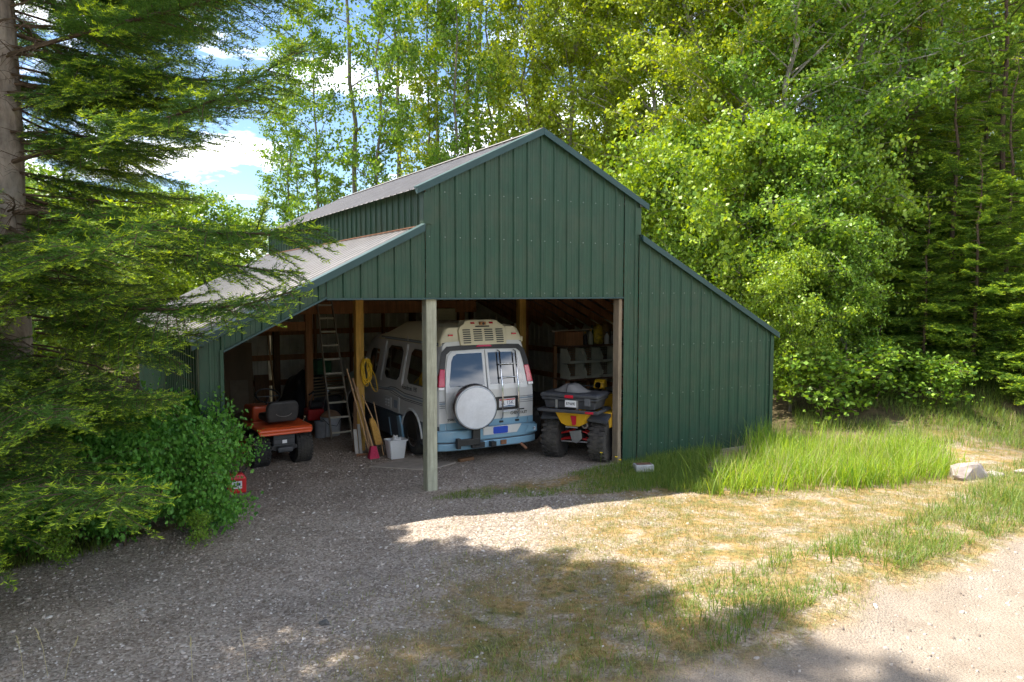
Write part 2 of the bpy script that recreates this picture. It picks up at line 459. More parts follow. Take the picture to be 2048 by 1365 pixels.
# left side wall (outside), clerestory left, and its twin
wall_run('side_wall_panel', GREEN, lambda s, t, d: (UL-d-.002, s, t), 0, LEN, lambda s: 2.11, lambda s: -.05)
wall_run('clerestory_panel', GREEN, lambda s, t, d: (-d-.002, s, t), 0, LEN, lambda s: ZE+.02, lambda s: ZN-.02)
wall_run('clerestory_panel', GREEN, lambda s, t, d: (GW+d+.002, s, t), 0, LEN, lambda s: ZE+.02, lambda s: ZN-.02)
wall_run('side_wall_panel', CREAM, lambda s, t, d: (UR+.002+d, s, t), 0, LEN, lambda s: 1.98, lambda s: -.05)
# back wall, its unpainted face inside
def top_back(u): return top_front(u)
for a, b, lo, hi in ((UL, 0, None, -1e-4), (0, GW, 1e-4, GW-1e-4), (GW, UR, GW+1e-4, None)):
    wall_run('back_wall_panel', CREAM, lambda s, t, d: (s, LEN+.004-d*.6, t), a, b,
             (lambda s, lo=lo, hi=hi: top_front(min(max(s, -9 if lo is None else lo), 99 if hi is None else hi))), lambda s: -.05, (GW/2,))
# roofs: sheets run down the slope
F0, F1 = -.06, LEN+.10
def roof(u_hi, z_hi, u_lo, z_lo):
    du, dz = u_lo-u_hi, z_lo-z_hi; ln = math.hypot(du, dz); nx_, nz_ = -dz/ln, du/ln
    if nz_ < 0: nx_, nz_ = -nx_, -nz_
    def fn(s, t, d):
        return (u_hi+du*t+nx_*(d+.03), s, z_hi+dz*t+nz_*(d+.03))
    wall_run('roof_panel', ROOFM, fn, F0, F1, lambda s: 0.0, lambda s: 1.0, rib=1.9)
OV = .13
roof(GW/2, ZP, -OV, ZE-OV*SL_U)
roof(GW/2, ZP, GW+OV, ZE-OV*SL_U)
roof(-.004, ZN, UL-.10, ZN+(UL-.10)*SL_L)
roof(GW+.004, ZN, UR+.10, ZN-(UR+.10-GW)*SL_L)
# ridge cap
m = MB()
for sgn in (-1, 1):
    a = (GW/2, 0, ZP+.062); du = sgn*.15
    m.add([(GW/2, F0-.012, ZP+.065), (GW/2, F1+.01, ZP+.065), (GW/2+du, F1+.01, ZP+.065-.15*SL_U), (GW/2+du, F0-.012, ZP+.065-.15*SL_U)], [(0, 1, 2, 3)])
m.build('ridge_cap', ROOFM, barn)
# rake trims along the front edges (an L: face strip + return on the roof)
def rake(p, q, h=.095):
    m = MB(); (u0, z0), (u1, z1) = p, q
    y0, y1 = F0-.022, F0-.008
    vs = [(u0, y0, z0-h), (u1, y0, z1-h), (u1, y0, z1), (u0, y0, z0), (u0, y1+.01, z0-h), (u1, y1+.01, z1-h), (u1, .10+F0, z1+.012), (u0, .10+F0, z0+.012)]
    m.add(vs, [(0, 1, 2, 3), (3, 2, 6, 7), (0, 4, 5, 1), (0, 3, 7, 4), (1, 5, 6, 2)])
    return m.build('rake_trim', TRIM_SKY, barn)
T = .055
rake((GW/2-.002, ZP+T), (-OV-.01, ZE-OV*SL_U+T-.003))
rake((GW/2+.002, ZP+T), (GW+OV+.01, ZE-OV*SL_U+T-.003))
rake((-.03, ZN+T-.005), (UL-.11, ZN+(UL-.10)*SL_L+T-.005))
rake((GW+.025, ZN+T-.01), (UR+.11, ZN-(UR+.10-GW)*SL_L+T-.005))
# corner trims of the raised gable and the front corners
def vtrim(u0, u1, z0, z1, y=-.026, side=None):
    m = MB(); m.bb(min(u0, u1), max(u0, u1), y, y+.004, z0, z1)
    if side is not None: m.bb(min(side, side+.004), max(side, side+.004), y+.005, .10, z0, z1)
    return m.build('corner_trim', GREEN, barn)
vtrim(-.024, .10, ZN-.005+.06, ZE-.075, side=-.028)
vtrim(GW-.09, GW+.026, ZN+.05, ZE-.075, side=GW+.024)
vtrim(UL-.026, UL+.06, -.04, 2.07, side=UL-.030)
vtrim(UR-.06, UR+.026, -.02, 1.95, side=UR+.026)
vtrim(UL+.20, UL+.238, -.04, 2.04)
# header trim under the fascia, flashing at the clerestory foot
m = MB(); m.bar((-1.34, -.014, ZH-.012), (3.36, -.014, ZH-.012), .034, .022); m.bar((-1.34, -.014, ZH+.008), (UL+.24, -.014, 2.655+(UL+.24+1.34)*.506-.012), .034, .022)
m.build('header_trim', TRIM_SKY, barn)
m = MB(); m.bb(-.075, -.024, 0, LEN, ZN+.018, ZN+.034); m.build('flashing', RUST, barn)
# screws
SCREW = M_('screw head', (.28, .33, .29), rough=.4, var=.1)
m = MB()
for zz in (ZH+.06, 3.45, 4.05):
    u = .03
    while u < GW:
        if zz < top_front(u)-.15:
            m.bb(u+.028, u+.038, -.009, -.002, zz-.005, zz+.005)
        u += P9
for zz in (.25, 1.05, 1.85, ZH+.06):
    u = GW+.03
    while u < UR:
        if zz < top_front(u)-.12: m.bb(u+.028, u+.038, -.009, -.002, zz-.005, zz+.005)
        u += P9
tag(m.build('screws', SCREW, barn), kind='stuff')
# ---- frame
def post(name, mat, u, v, z1, w=.14, z0=-.02, d=None):
    m = MB(); d = d or w; m.bb(u, u+w, v, v+d, z0, z1)
    o = m.build(name, mat, barn, bevel=.006); return o
post('front_post', WOODG, .02, .02, ZH-.004, .15)
post('door_jamb', wood('brown weathered jamb', (.27, .21, .145)), 3.285, .012, ZH-.03, .07, d=.14)
post('corner_post', WOODY, UL+.08, .012, 2.0, .14)
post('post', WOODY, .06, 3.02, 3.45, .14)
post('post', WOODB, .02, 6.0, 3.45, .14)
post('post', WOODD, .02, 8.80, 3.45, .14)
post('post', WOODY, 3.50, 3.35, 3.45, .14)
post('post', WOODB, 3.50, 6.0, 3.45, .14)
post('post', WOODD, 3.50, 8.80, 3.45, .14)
for v in (3.1, 6.0): post('post', WOODD, UL+.05, v, 2.05, .12)
for v in (3.1, 6.0): post('post', WOODB, UR-.2, v, 1.9, .12)
post('post', WOODD, -1.45, 8.84, 2.8, .10)
post('post', WOODB, 5.25, 8.84, 2.7, .10)
post('post', WOODB, 5.25, 6.0, 2.68, .10)
def beam(name, mat, p, q, w, h):
    m = MB(); m.bar(p, q, w, h); return m.build(name, mat, barn, bevel=.005)
for v in (6.0, 8.8): beam('cross_beam', WOODB, (-.25, v-.03, 2.39), (3.9, v-.03, 2.39), .05, .26)
beam('cross_beam', WOODB, (UL+.1, 6.0, 2.02), (0, 6.0, 2.02), .05, .18)
for u in (.09, 3.57): beam('wall_beam', WOODB, (u, .05, 3.40), (u, LEN-.05, 3.40), .05, .20)
beam('header_beam', WOODD, (-1.4, .075, ZH+.13), (3.4, .075, ZH+.13), .05, .24)
beam('front_girt', WOODD, (3.4, .045, 1.3), (UR-.05, .045, 1.3), .04, .14)
for v in np.arange(.25, 9.0, .61):
    v = float(v)
    beam('rafter', WOODB, (3.64, v, 3.43), (UR-.03, v, 1.86), .04, .14)
    beam('rafter', WOODB, (.0, v, 3.43), (UL+.03, v, 2.02), .04, .14)
for k in range(8):
    f = (k+.3)/8; u = GW+(UR-GW)*f
    beam('purlin', WOODB, (u, .1, ZN-(u-GW)*SL_L-.02), (u, LEN-.05, ZN-(u-GW)*SL_L-.02), .13, .022)
    u = UL*(k+.3)/8
    beam('purlin', WOODB, (u, .1, ZN+u*SL_L-.02), (u, LEN-.05, ZN+u*SL_L-.02), .13, .022)
for k in range(5):
    for sg in (-1, 1):
        u = GW/2+sg*(.2+.36*k); z = ZP-abs(u-GW/2)*SL_U-.02
        beam('purlin', WOODB, (u, .1, z), (u, LEN-.05, z), .09, .03)
for z in (.55, 1.15, 1.75, 2.35, 2.95, 3.6):
    a = UL if z < 2 else (-1.5 if z < 2.7 else .0); b = UR if z < 1.9 else (5.3 if z < 2.5 else GW)
    beam('girt', WOODB, (a+.05, LEN-.045, z), (b-.05, LEN-.045, z), .04, .13)
for u in (1.0, 1.9, 2.75, 4.4):
    post('stud', WOODB, u, 8.86, top_front(u)-.1, .06, d=.09)
for z in (.55, 1.2): beam('girt', WOODB, (UR-.05, .1, z), (UR-.05, LEN-.1, z), .04, .13)
for z in (.6, 1.4): beam('girt', WOODB, (UL+.05, .1, z), (UL+.05, LEN-.1, z), .04, .13)
m = MB(); m.bar((3.62, .4, 2.55), (4.9, .4, 2.1), .04, .12); m.build('brace', WOODB, barn)
# loft deck behind the cross beam
m = MB(); m.bb(.0, 3.64, 6.05, 8.78, 2.53, 2.55); m.build('loft_floor', PLY, barn)
# ================================================================ VEGETATION
def unit(a): return a/np.maximum(np.linalg.norm(a, axis=-1, keepdims=True), 1e-9)
def leaf_quads(C, A, Nn, ln, wd, fold=.12):
    """kite shaped leaves: centre, long axis, normal"""
    A = unit(A); B = unit(np.cross(Nn, A)); Nn = np.cross(A, B)
    ln = ln[:, None]; wd = wd[:, None]
    p0 = C - A*ln*.5; p2 = C + A*ln*.5
    p1 = C + B*wd*.5 - A*ln*.08 + Nn*ln*fold; p3 = C - B*wd*.5 - A*ln*.08 + Nn*ln*fold
    V = np.stack([p0, p1, p2, p3], 1).reshape(-1, 3)
    F = np.arange(len(C)*4).reshape(-1, 4)
    return V, F
BARK_F = M_('fir bark', (.30, .25, .205), rough=.95, var=.5, scale=9, stretch=(1, 1, .45), bump=1.0, bscale=16, spec=.1, dirt=(.42, .40, .36), dirt_amt=.6)
BARK_D = M_('dark trunk bark', (.19, .165, .13), rough=.95, var=.4, scale=7, stretch=(1, 1, .3), bump=.6, bscale=20, spec=.1, dirt=(.26, .24, .21), dirt_amt=.5)
BARK_B = M_('birch bark', (.42, .39, .33), rough=.9, var=.35, scale=7, stretch=(1, 1, 2.2), bump=.4, bscale=20, spec=.1, dirt=(.10, .09, .07), dirt_amt=.9)
TWIG = M_('dead twig', (.12, .085, .058), rough=.95, var=.4, scale=5, spec=.1)
NEEDLE = leaf_mat('fir needles', (.060, .145, .030), (.125, .24, .045), tipc=(.46, .62, .06), trans=.36, rough=.55, spec=.3)
NEEDLE2 = leaf_mat('young fir needles', (.08, .175, .028), (.17, .29, .042), tipc=(.42, .56, .06), trans=.36, rough=.55, spec=.3)
LEAF_Y = leaf_mat('yellow green leaves', (.16, .26, .022), (.46, .54, .05), trans=.30, rough=.45)
LEAF_G = leaf_mat('mid green leaves', (.085, .20, .022), (.27, .41, .045), trans=.29, rough=.45)
LEAF_M = leaf_mat('light green leaves', (.11, .22, .022), (.34, .46, .045), trans=.29, rough=.45)
LEAF_D = leaf_mat('deep green leaves', (.06, .20, .032), (.18, .40, .06), trans=.34, rough=.5)

# ---- a fir branch that grows along +X, flat sprays, hanging needles
def fir_branch(seed, Lb=3.6, step=.085, twig=.048, droop=.22, bare=.22, gap=.0105, nlen=1.15, nwid=.0105):
    rg = np.random.default_rng(seed)
    def axis(t):     # point on the main axis
        return np.array([Lb*t*(1-.04*t), .16*math.sin(t*3+seed)*t, -droop*Lb*(t**1.4) + .10*Lb*(t**4)])
    wood_ = MB()
    ts = np.linspace(0, 1, 9)
    wood_.tube([tuple(axis(t)) for t in ts], [.021*(1-.85*t)+.003 for t in ts], 6)
    segs = []   # (p, q, tip) shoots that carry needles
    nsec = int(Lb/step)
    for i in range(int(Lb/.022)):          # shoots on the main stem itself
        t = bare+.04+(1-bare-.04)*rg.random(); p = axis(t); d = axis(min(1, t+.02))-axis(max(0, t-.02)); d /= np.linalg.norm(d)
        e = d*.6+rg.normal(size=3)*np.array([.3, .7, .45]); e /= np.linalg.norm(e); segs.append((p, p+e*(.06+.10*rg.random()), .8*(rg.random() < .4)*(t > .55)))
    for i in range(nsec):
        t = (i+.5)/nsec
        p = axis(t); d = axis(min(1, t+.02)) - axis(max(0, t-.02)); d /= np.linalg.norm(d)
        for sg in (-1, 1):
            if t < bare:
                if rg.random() < .35:
                    q = p + np.array([.4*rg.random(), sg*(.2+.5*rg.random()), -.25*rg.random()-.05])
                    mid = (p+q)/2 + np.array([0, 0, .06])
                    wood_.tube([tuple(p), tuple(mid), tuple(q)], [.006, .004, .002], 3, cap=False)
                continue
            prof = min(1, (t-bare)/.22)**.6 * (1-t)**.62*1.55 + .12
            ls = .62*prof*(.7+.6*rg.random())*Lb/3.6
            ang = R(54+14*rg.random()) - t*.35
            dd = d*math.cos(ang) + np.array([-d[1], d[0], 0])*sg*math.sin(ang)
            dd = dd + np.array([0, 0, -.12+.24*rg.normal()]); dd /= np.linalg.norm(dd)
            q = p + dd*ls + np.array([0, 0, -.10*ls])
            wood_.tube([tuple(p), tuple(p*.5+q*.5+np.array([0, 0, .02])), tuple(q)], [.0055, .004, .002], 3, cap=False)
            nt_ = max(2, int(ls/twig))
            for k in range(nt_):
                f = (k+.6)/nt_
                c = p + (q-p)*f
                for s2 in (-1, 1):
                    if rg.random() < .12: continue
                    l3 = (.05+.20*ls*(1-f)**.7)*(.6+.8*rg.random())
                    a3 = R(48+20*rg.random())
                    sd_ = np.cross(np.array([0, 0, 1.0]), dd); sd_ /= np.linalg.norm(sd_)
                    e = dd*math.cos(a3) + sd_*s2*math.sin(a3) + np.array([0, 0, rg.normal()*.16-.10]); e /= np.linalg.norm(e)
                    segs.append((c, c+e*l3, (1.0 if rg.random() < .6 else .25)*(f > .55) * (t > .35)))
            segs.append((p + (q-p)*.35, q, .0)); segs.append((q-dd*.05, q+dd*.05, 1.0))
    P = np.array([s[0] for s in segs]); Q = np.array([s[1] for s in segs]); T = np.array([s[2] for s in segs])
    D = Q-P; ln = np.linalg.norm(D, axis=1); D = D/ln[:, None]
    Vs, tips = [], []
    sp = gap
    npn = np.maximum(3, (ln/sp).astype(int))
    idx = np.repeat(np.arange(len(P)), npn)
    f = np.concatenate([(np.arange(n)+rg.random())/n for n in npn])
    base = P[idx] + D[idx]*(ln[idx]*f)[:, None]
    n = len(idx)
    up = np.array([0, 0, 1.0]); side = unit(np.cross(D[idx], up)); u2 = np.cross(side, D[idx])
    sg = np.where(rg.random(n) < .5, -1., 1.)
    spread = rg.normal(0, .35, n) + .25
    nd = unit(D[idx]*(.55+.2*rg.random(n))[:, None] + side*sg[:, None]*np.cos(spread)[:, None] + u2*np.sin(spread)[:, None])
    nl = (.026+.014*rg.random(n))*nlen; nw = nwid
    w = unit(np.cross(nd, u2 + .5*rg.normal(size=(n, 3))))
    V = np.stack([base - w*nw*.5, base + w*nw*.5, base + nd*nl[:, None]], 1).reshape(-1, 3)
    tp = T[idx]*np.clip((f-.1)*1.6, 0, 1)
    tip = np.repeat(tp, 3)
    F = np.arange(n*3).reshape(-1, 3)
    return wood_, V, F, tip
FB = []
for k, (Lb, dr, ba) in enumerate([(3.9, .10, .24), (3.6, .17, .22), (3.3, .24, .20), (3.0, .34, .18)]):
    w_, V, F, tip = fir_branch(40+k, Lb, droop=dr, bare=ba, step=.085, twig=.046)
    wv = np.array(w_.v); wf = w_.f
    me = mesh_np('branch_foliage', V, F, NEEDLE, {'tip': tip})
    wm = bpy.data.meshes.new('branch_wood'); wm.from_pydata(w_.v, [], w_.f); wm.materials.append(TWIG); wm.update()
    FB.append((me, wm, len(F))); print('fir branch tris', len(F))
def trunk_mesh(H, r, mat, lean=(0, 0), seg=14, n=12, flare=1.25, wob=.04, seed=0):
    rg = random.Random(seed); m = MB(); pts = []; rs = []
    for i in range(seg+1):
        t = i/seg
        pts.append((lean[0]*t*H+rg.uniform(-wob, wob)*t*2, lean[1]*t*H+rg.uniform(-wob, wob)*t*2, t*H - (.15 if i == 0 else 0)))
        rs.append(r*((1-t)**.8*.97+.02)*(flare if i == 0 else 1))
    m.tube(pts, rs, n, cap=False); return m, pts, rs
def big_fir(name, label, loc, H, r, nb, zlo, lmax, keep=None, seed=1, zfull=6.4):
    t = thing(name, label, 'tree', loc)
    m, pts, rs = trunk_mesh(H, r, BARK_F, seed=seed, n=20, seg=24)
    m.build('trunk', BARK_F, t, smooth=True)
    rg = random.Random(seed); cnt = 0; az = 0
    for i in range(nb):
        f = (i+.5)/nb; z = zlo + (H-zlo-.6)*f**1.35
        az += 2.399963 + rg.uniform(-.3, .3)
        a = az % (2*math.pi)
        ln = float(np.interp(z/H, [0, .30, .42, .75, .97], [lmax, lmax*.95, lmax*.52, lmax*.38, .35]))*(.82+.3*rg.random())
        if keep: 
            ln2 = keep(a, z, ln)
            if ln2 is None: continue
            ln = ln2
        k = rg.choice([0, 1, 1, 2]) if z > 3 else rg.choice([1, 2, 2, 3])
        sc = ln/[3.9, 3.6, 3.3, 3.0][k]
        rot = Euler((rg.uniform(-.25, .25), rg.uniform(-.14, .10) - .20*(z/H), a))
        rr = np.interp(z, [p[2] for p in pts], rs)*.6
        lc = (rr*math.cos(a), rr*math.sin(a), z)
        b = link('branch', FB[k][1], t, lc, rot, sc)
        link('needles', FB[k][0], b)
        cnt += 1
    return t
FIR = (-5.42, 8.0)
def keep_fir(a, z, ln):
    a = (a+math.pi) % (2*math.pi) - math.pi          # -pi..pi, 0 = +X
    if z > 8.5 and -2.4 < a < -.5: return ln*1.75  # unseen upper boughs, lengthened to fill out the shade on the foreground
    if z > 3.3 and -1.65 < a < -.42 and (z*7.3) % 1 < .8: return None
    if -.30 < a < 1.5:                                # over and beside the barn
        if z < 4.3: return min(ln, 1.6)
        if z < 5.4: return min(ln, 2.3)
        if .1 < a and z < 9: return min(ln, 2.1)
    return ln
fir = big_fir('fir_tree', 'huge old fir with thick grey trunk, its branches sweep over the barn corner', (FIR[0], FIR[1], 0), 20, .27, 150, .9, 3.9, keep_fir, 3)
# hand set branches whose tips are seen against the sky and the barn
def extra(tree, z, az, ln, k, pitch=0.0, roll=0.0):
    ln *= .92
    if az > 7: ln = min(ln, 2.2)
    b = link('branch', FB[k][1], tree, (0, 0, z), Euler((roll, pitch, R(az))), ln/[3.9, 3.6, 3.3, 3.0][k])
    link('needles', FB[k][0], b)
for z, az, ln, k, pi_ in [(3.6, -9, 3.75, 2, .06), (4.0, -2, 1.9, 2, .0), (4.3, 6, 2.0, 1, -.02), (4.9, -4, 3.1, 1, .0), (5.5, 8, 3.4, 1, -.05), (5.9, -2, 3.7, 0, -.04), (6.5, 4, 4.2, 0, -.10), (6.9, -10, 4.3, 1, -.06),
                          (2.5, -18, 2.9, 1, .0), (2.0, -30, 3.0, 1, .02), (1.75, -16, 2.6, 0, .02), (2.9, -40, 3.1, 1, .0), (3.3, -60, 2.8, 2, 0.), (2.3, -62, 2.6, 2, .0), (1.5, -48, 2.7, 1, .0), (3.1, -14, 2.6, 3, .25), (4.4, -22, 2.6, 2, 0), (5.2, -14, 3.3, 2, 0), (3.7, -72, 2.3, 2, 0), (3.1, -52, 2.6, 2, 0), (4.1, -88, 2.4, 1, 0), (3.4, -40, 2.7, 1, .05), (2.7, -70, 2.4, 1, 0), (1.2, -75, 2.2, 2, .0),
                          (3.4, 25, 2.0, 2, 0), (4.0, 35, 2.3, 1, 0), (5.0, 28, 2.6, 1, 0), (5.7, 45, 2.8, 1, 0), (6.2, 25, 3.8, 1, 0)]:
    extra(fir, z, az, ln, k, pi_)
rgx = random.Random(77)
for i in range(40):
    z = rgx.uniform(1.3, 7.6); az = rgx.choice([rgx.uniform(-20, 60), rgx.uniform(-28, 25), rgx.uniform(-120, -95)]) if z > 3.3 else rgx.uniform(-120, -22)
    ln = rgx.uniform(2.0, 3.3) if z > 3.3 else rgx.uniform(1.8, 3.0)
    if az > -30 and z < 5.4: ln = min(ln, 1.7 if z < 4.4 else 2.3)
    extra(fir, z, az, ln, rgx.choice([0, 1, 1, 2, 2]), rgx.uniform(-.18, .22), rgx.uniform(-.35, .35))
for i in range(24):
    extra(fir, rgx.uniform(3.4, 7.4), rgx.uniform(40, 150), rgx.uniform(2.0, 2.4), rgx.choice([1, 2, 2]), rgx.uniform(-.1, .2), rgx.uniform(-.3, .3))
for z, az, ln in [(5.3, -6, 2.6), (5.8, -12, 2.7), (4.8, -10, 2.3), (6.2, -4, 2.9), (5.1, 2, 2.4)]: extra(fir, z, az, ln, 2, .05, .2)
# bare dead limbs on the lower trunk
m = MB(); rg = random.Random(9)
for i in range(46):
    z = rg.uniform(1.0, 6.5); a = rg.uniform(-1.9, 1.2); ln = rg.uniform(.7, 2.2)
    p = Vector((.28*math.cos(a), .28*math.sin(a), z)); d = Vector((math.cos(a), math.sin(a), rg.uniform(-.35, .1)))
    pts = [p]; 
    for s_ in range(5): pts.append(pts[-1]+d*ln/5); d = (d+Vector((rg.uniform(-.2, .2), rg.uniform(-.2, .2), rg.uniform(-.22, .12)))).normalized()
    m.tube(pts, [.014, .012, .009, .006, .004, .002], 5, cap=False)
    for q in pts[1:5]:
        for s_ in range(3):
            e = q+Vector((rg.uniform(-.3, .35), rg.uniform(-.3, .3), rg.uniform(-.35, .15)))*.9
            mid = (q+e)/2+Vector((0, 0, .05)); m.tube([q, mid, e], [.004, .003, .0015], 3, cap=False)
m.build('dead_limbs', TWIG, fir)
for (x, y, H, lab, sd_) in [(-8.6, 5.2, 17, 'tall fir beside the driveway, standing nearer the road than the old fir', 12), (-9.6, 1.6, 18, 'tall fir shading the end of the driveway by the road', 13)]:
    big_fir('fir_tree', lab, (x, y, 0), H, .26, 70, 1.2, 3.9, None, sd_)

# ---- merged crowns for the trees farther off
def conifer_mesh(seed, H, rad, zlo, nb):
    rg = np.random.default_rng(seed)
    Vs = []; Ts = []; wood_ = MB(); off = 0
    lib = [fir_branch(seed*10+q, 2.6, step=.12, twig=.075, droop=.08+.1*q, bare=.10, gap=.024, nlen=2.2, nwid=.030) for q in range(2)]
    az = 0
    for i in range(nb):
        f = (i+.5)/nb; z = zlo+(H-zlo-.3)*f**1.05; az += 2.399+rg.uniform(-.4, .4)
        ln = rad*(1-(z/H)**1.15)*(.75+.45*rg.random())+.15
        w_, V, F, tip = lib[i % 2]; sc = ln/2.6
        Mx = np.array(Euler((rg.uniform(-.3, .3), rg.uniform(-.15, .2)-.35*(z/H), az)).to_matrix())
        Vs.append((V*sc*np.array([1, 1, 1])) @ Mx.T + np.array([0, 0, z])); Ts.append(tip)
        p = Mx @ np.array([ln*.9, 0, -.1*ln]); wood_.tube([(0, 0, z), (p[0]*.5, p[1]*.5, z+p[2]*.5), (p[0], p[1], z+p[2])], [.02, .012, .004], 3, cap=False)
    V = np.concatenate(Vs); return V, np.arange(len(V)).reshape(-1, 3), np.concatenate(Ts), wood_
CON = []
for sd_, H, rad, zlo, nb in [(5, 9.5, 2.3, .3, 92), (6, 12.5, 2.3, .4, 110)]:
    V, F, T_, w_ = conifer_mesh(sd_, H, rad, zlo, nb)
    me = mesh_np('needle_crown', V, F, NEEDLE2, {'tip': T_})
    tm, _, _ = trunk_mesh(H, .085, BARK_D, seed=sd_, n=8)
    tm.add(w_.v, w_.f)
    tme = bpy.data.meshes.new('trunk'); tme.from_pydata(tm.v, [], tm.f); tme.materials.append(TWIG); tme.update()
    CON.append((me, tme, H)); print('conifer tris', len(F))
def conifer(k, x, y, H, label, rz=None, group=None, wide=1.0):
    t = thing('fir_tree', label, 'tree', (x, y, float(height(np.array(x), np.array(y)))), rz if rz is not None else (x*7.1) % 6.28, group)
    s = H/CON[k][2]
    link('trunk', CON[k][1], t, scale=(s, s, s)); link('crown', CON[k][0], t, scale=(s*wide, s*wide, s))
    return t

# ---- broadleaf trees: trunk, limbs, twigs and single leaves
def broadleaf(seed, H, rad, zlo, nlimb, ntwig, nleaf, leaf, r0=.09, lean=.02, spread=.42, wob=.12):
    rg = np.random.default_rng(seed); m, pts, rs = trunk_mesh(H, r0, None, lean=(rg.normal()*lean, rg.normal()*lean), seed=seed, n=8, wob=wob)
    P = np.array(pts); tw = []
    for i in range(nlimb):
        f = (i+rg.random())/nlimb; z = zlo + (H-zlo)*f*.97
        b = np.array([np.interp(z, P[:, 2], P[:, k]) for k in range(3)])
        a = rg.random()*6.283; el = .35+.55*rg.random()
        shape = (math.sin(math.pi*min(1, .18+.82*f*.95)))**.6
        ln = rad*shape*(.55+.6*rg.random())
        d = np.array([math.cos(a)*math.cos(el), math.sin(a)*math.cos(el), math.sin(el)])
        q = b + d*ln; q[2] -= .1*ln
        mid = b+(q-b)*.5+np.array([0, 0, .08*ln])
        rr = float(np.interp(z, P[:, 2], rs))*.45
        m.tube([tuple(b), tuple(mid), tuple(q)], [rr, rr*.55, rr*.15+.002], 5, cap=False)
        for k in range(ntwig):
            g = .25+.75*rg.random()
            c = b+(mid-b)*min(1, g*2) if g < .5 else mid+(q-mid)*(g*2-1)
            e = c + rg.normal(size=3)*np.array([spread, spread, spread*.7])*(.6+.6*rg.random())
            tw.append((c, e))
            m.tube([tuple(c), tuple((c+e)/2+np.array([0, 0, .03])), tuple(e)], [.006, .004, .002], 3, cap=False)
    A = np.array([t[0] for t in tw]); B = np.array([t[1] for t in tw])
    n = nleaf*len(tw); idx = np.repeat(np.arange(len(tw)), nleaf)
    f = .25+.85*rg.random(n)
    C = A[idx]+(B-A)[idx]*f[:, None] + rg.normal(size=(n, 3))*.085
    ax = unit(rg.normal(size=(n, 3))*.8 + np.array([0, 0, -.75]))
    no = unit(rg.normal(size=(n, 3)) + np.array([0, 0, .5]))
    ln = leaf*(.6+.7*rg.random(n))
    V, F = leaf_quads(C, ax, no, ln, ln*.72)
    return m, V, F
BL = {}
def make_bl(key, mat, bark, **kw):
    m, V, F = broadleaf(**kw)
    tme = bpy.data.meshes.new('trunk'); tme.from_pydata(m.v, [], m.f); tme.materials.append(bark); tme.update()
    print(key, len(F)*2); BL[key] = (mesh_np('leaf_crown', V, F, mat), tme, kw['H'])
make_bl('birch', LEAF_Y, BARK_B, seed=21, H=14, rad=3.0, zlo=2.2, nlimb=60, ntwig=13, nleaf=44, leaf=.088)
make_bl('birch2', LEAF_G, BARK_B, seed=22, H=13, rad=2.7, zlo=1.6, nlimb=56, ntwig=13, nleaf=44, leaf=.085)
make_bl('thin', LEAF_G, BARK_D, seed=23, H=15, rad=1.9, zlo=2.5, nlimb=52, ntwig=10, nleaf=26, leaf=.11, r0=.07, lean=.01)
make_bl('thin2', LEAF_Y, BARK_D, seed=24, H=15, rad=1.7, zlo=4.0, nlimb=46, ntwig=10, nleaf=26, leaf=.11, r0=.065, lean=.012)
make_bl('bare', LEAF_G, BARK_D, seed=25, H=17, rad=1.2, zlo=6.0, nlimb=24, ntwig=5, nleaf=14, leaf=.11, r0=.10, lean=.006)
make_bl('alder', LEAF_G, BARK_D, seed=26, H=6.2, rad=2.1, zlo=.5, nlimb=44, ntwig=12, nleaf=40, leaf=.092, r0=.05)
make_bl('alder2', LEAF_M, BARK_D, seed=27, H=5.0, rad=1.9, zlo=.4, nlimb=40, ntwig=12, nleaf=40, leaf=.095, r0=.045)
make_bl('shrub', LEAF_D, TWIG, seed=28, H=1.25, rad=.95, zlo=.08, nlimb=36, ntwig=12, nleaf=34, leaf=.060, r0=.018, spread=.17)
make_bl('sapling', LEAF_G, TWIG, seed=29, H=1.1, rad=.55, zlo=.15, nlimb=14, ntwig=6, nleaf=14, leaf=.075, r0=.012, spread=.15)
def tree(key, x, y, H, label, group=None, rz=None, name='birch_tree', wide=1.0, cat='tree'):
    t = thing(name, label, cat, (x, y, float(height(np.array(x), np.array(y)))), rz if rz is not None else (x*5.3+y*3.1) % 6.28, group)
    s = H/BL[key][2]
    link('trunk', BL[key][1], t, scale=(s*wide, s*wide, s)); link('crown', BL[key][0], t, scale=(s*wide, s*wide, s))
    return t
def at(px, Y):
    return ((px-1024)/1495.8*Y)
GB = 'slender trees behind the barn'
LB = {'thin': 'slender green leaved tree behind the barn, sky showing between its leaves', 'thin2': 'slender yellow green tree behind the barn, leafless on its lower stem', 'birch': 'full crowned yellow green birch close behind the barn ridge'}
for px, Y, H, k in [(640, 24, 13, 'thin'), (585, 26, 11.5, 'thin'), (760, 23, 15, 'thin'), (850, 25, 14, 'thin2'), (910, 23.5, 15, 'thin'), (985, 26, 16, 'thin2'), (1045, 24, 16, 'thin2'), (1130, 25, 17, 'birch'), (1210, 26, 17, 'birch')]:
    tree(k, at(px, Y), Y, H, LB[k], GB, name='slender_tree')
for px, Y, H in [(712, 27, 20), (1068, 28, 22), (935, 29, 22), (958, 31, 22), (878, 30, 20), (1330, 30, 24), (800, 32, 21), (1000, 34, 22)]:
    tree('bare', at(px, Y), Y, H, 'tall bare-stemmed trunk rising behind the barn roof', 'bare stems behind the barn', name='tall_tree')
GR = 'tall birches to the right of the barn'
LR = {'birch': 'tall yellow green birch in the dense woods beside the closed barn wall', 'birch2': 'tall birch with deeper green leaves in the woods beside the closed barn wall'}
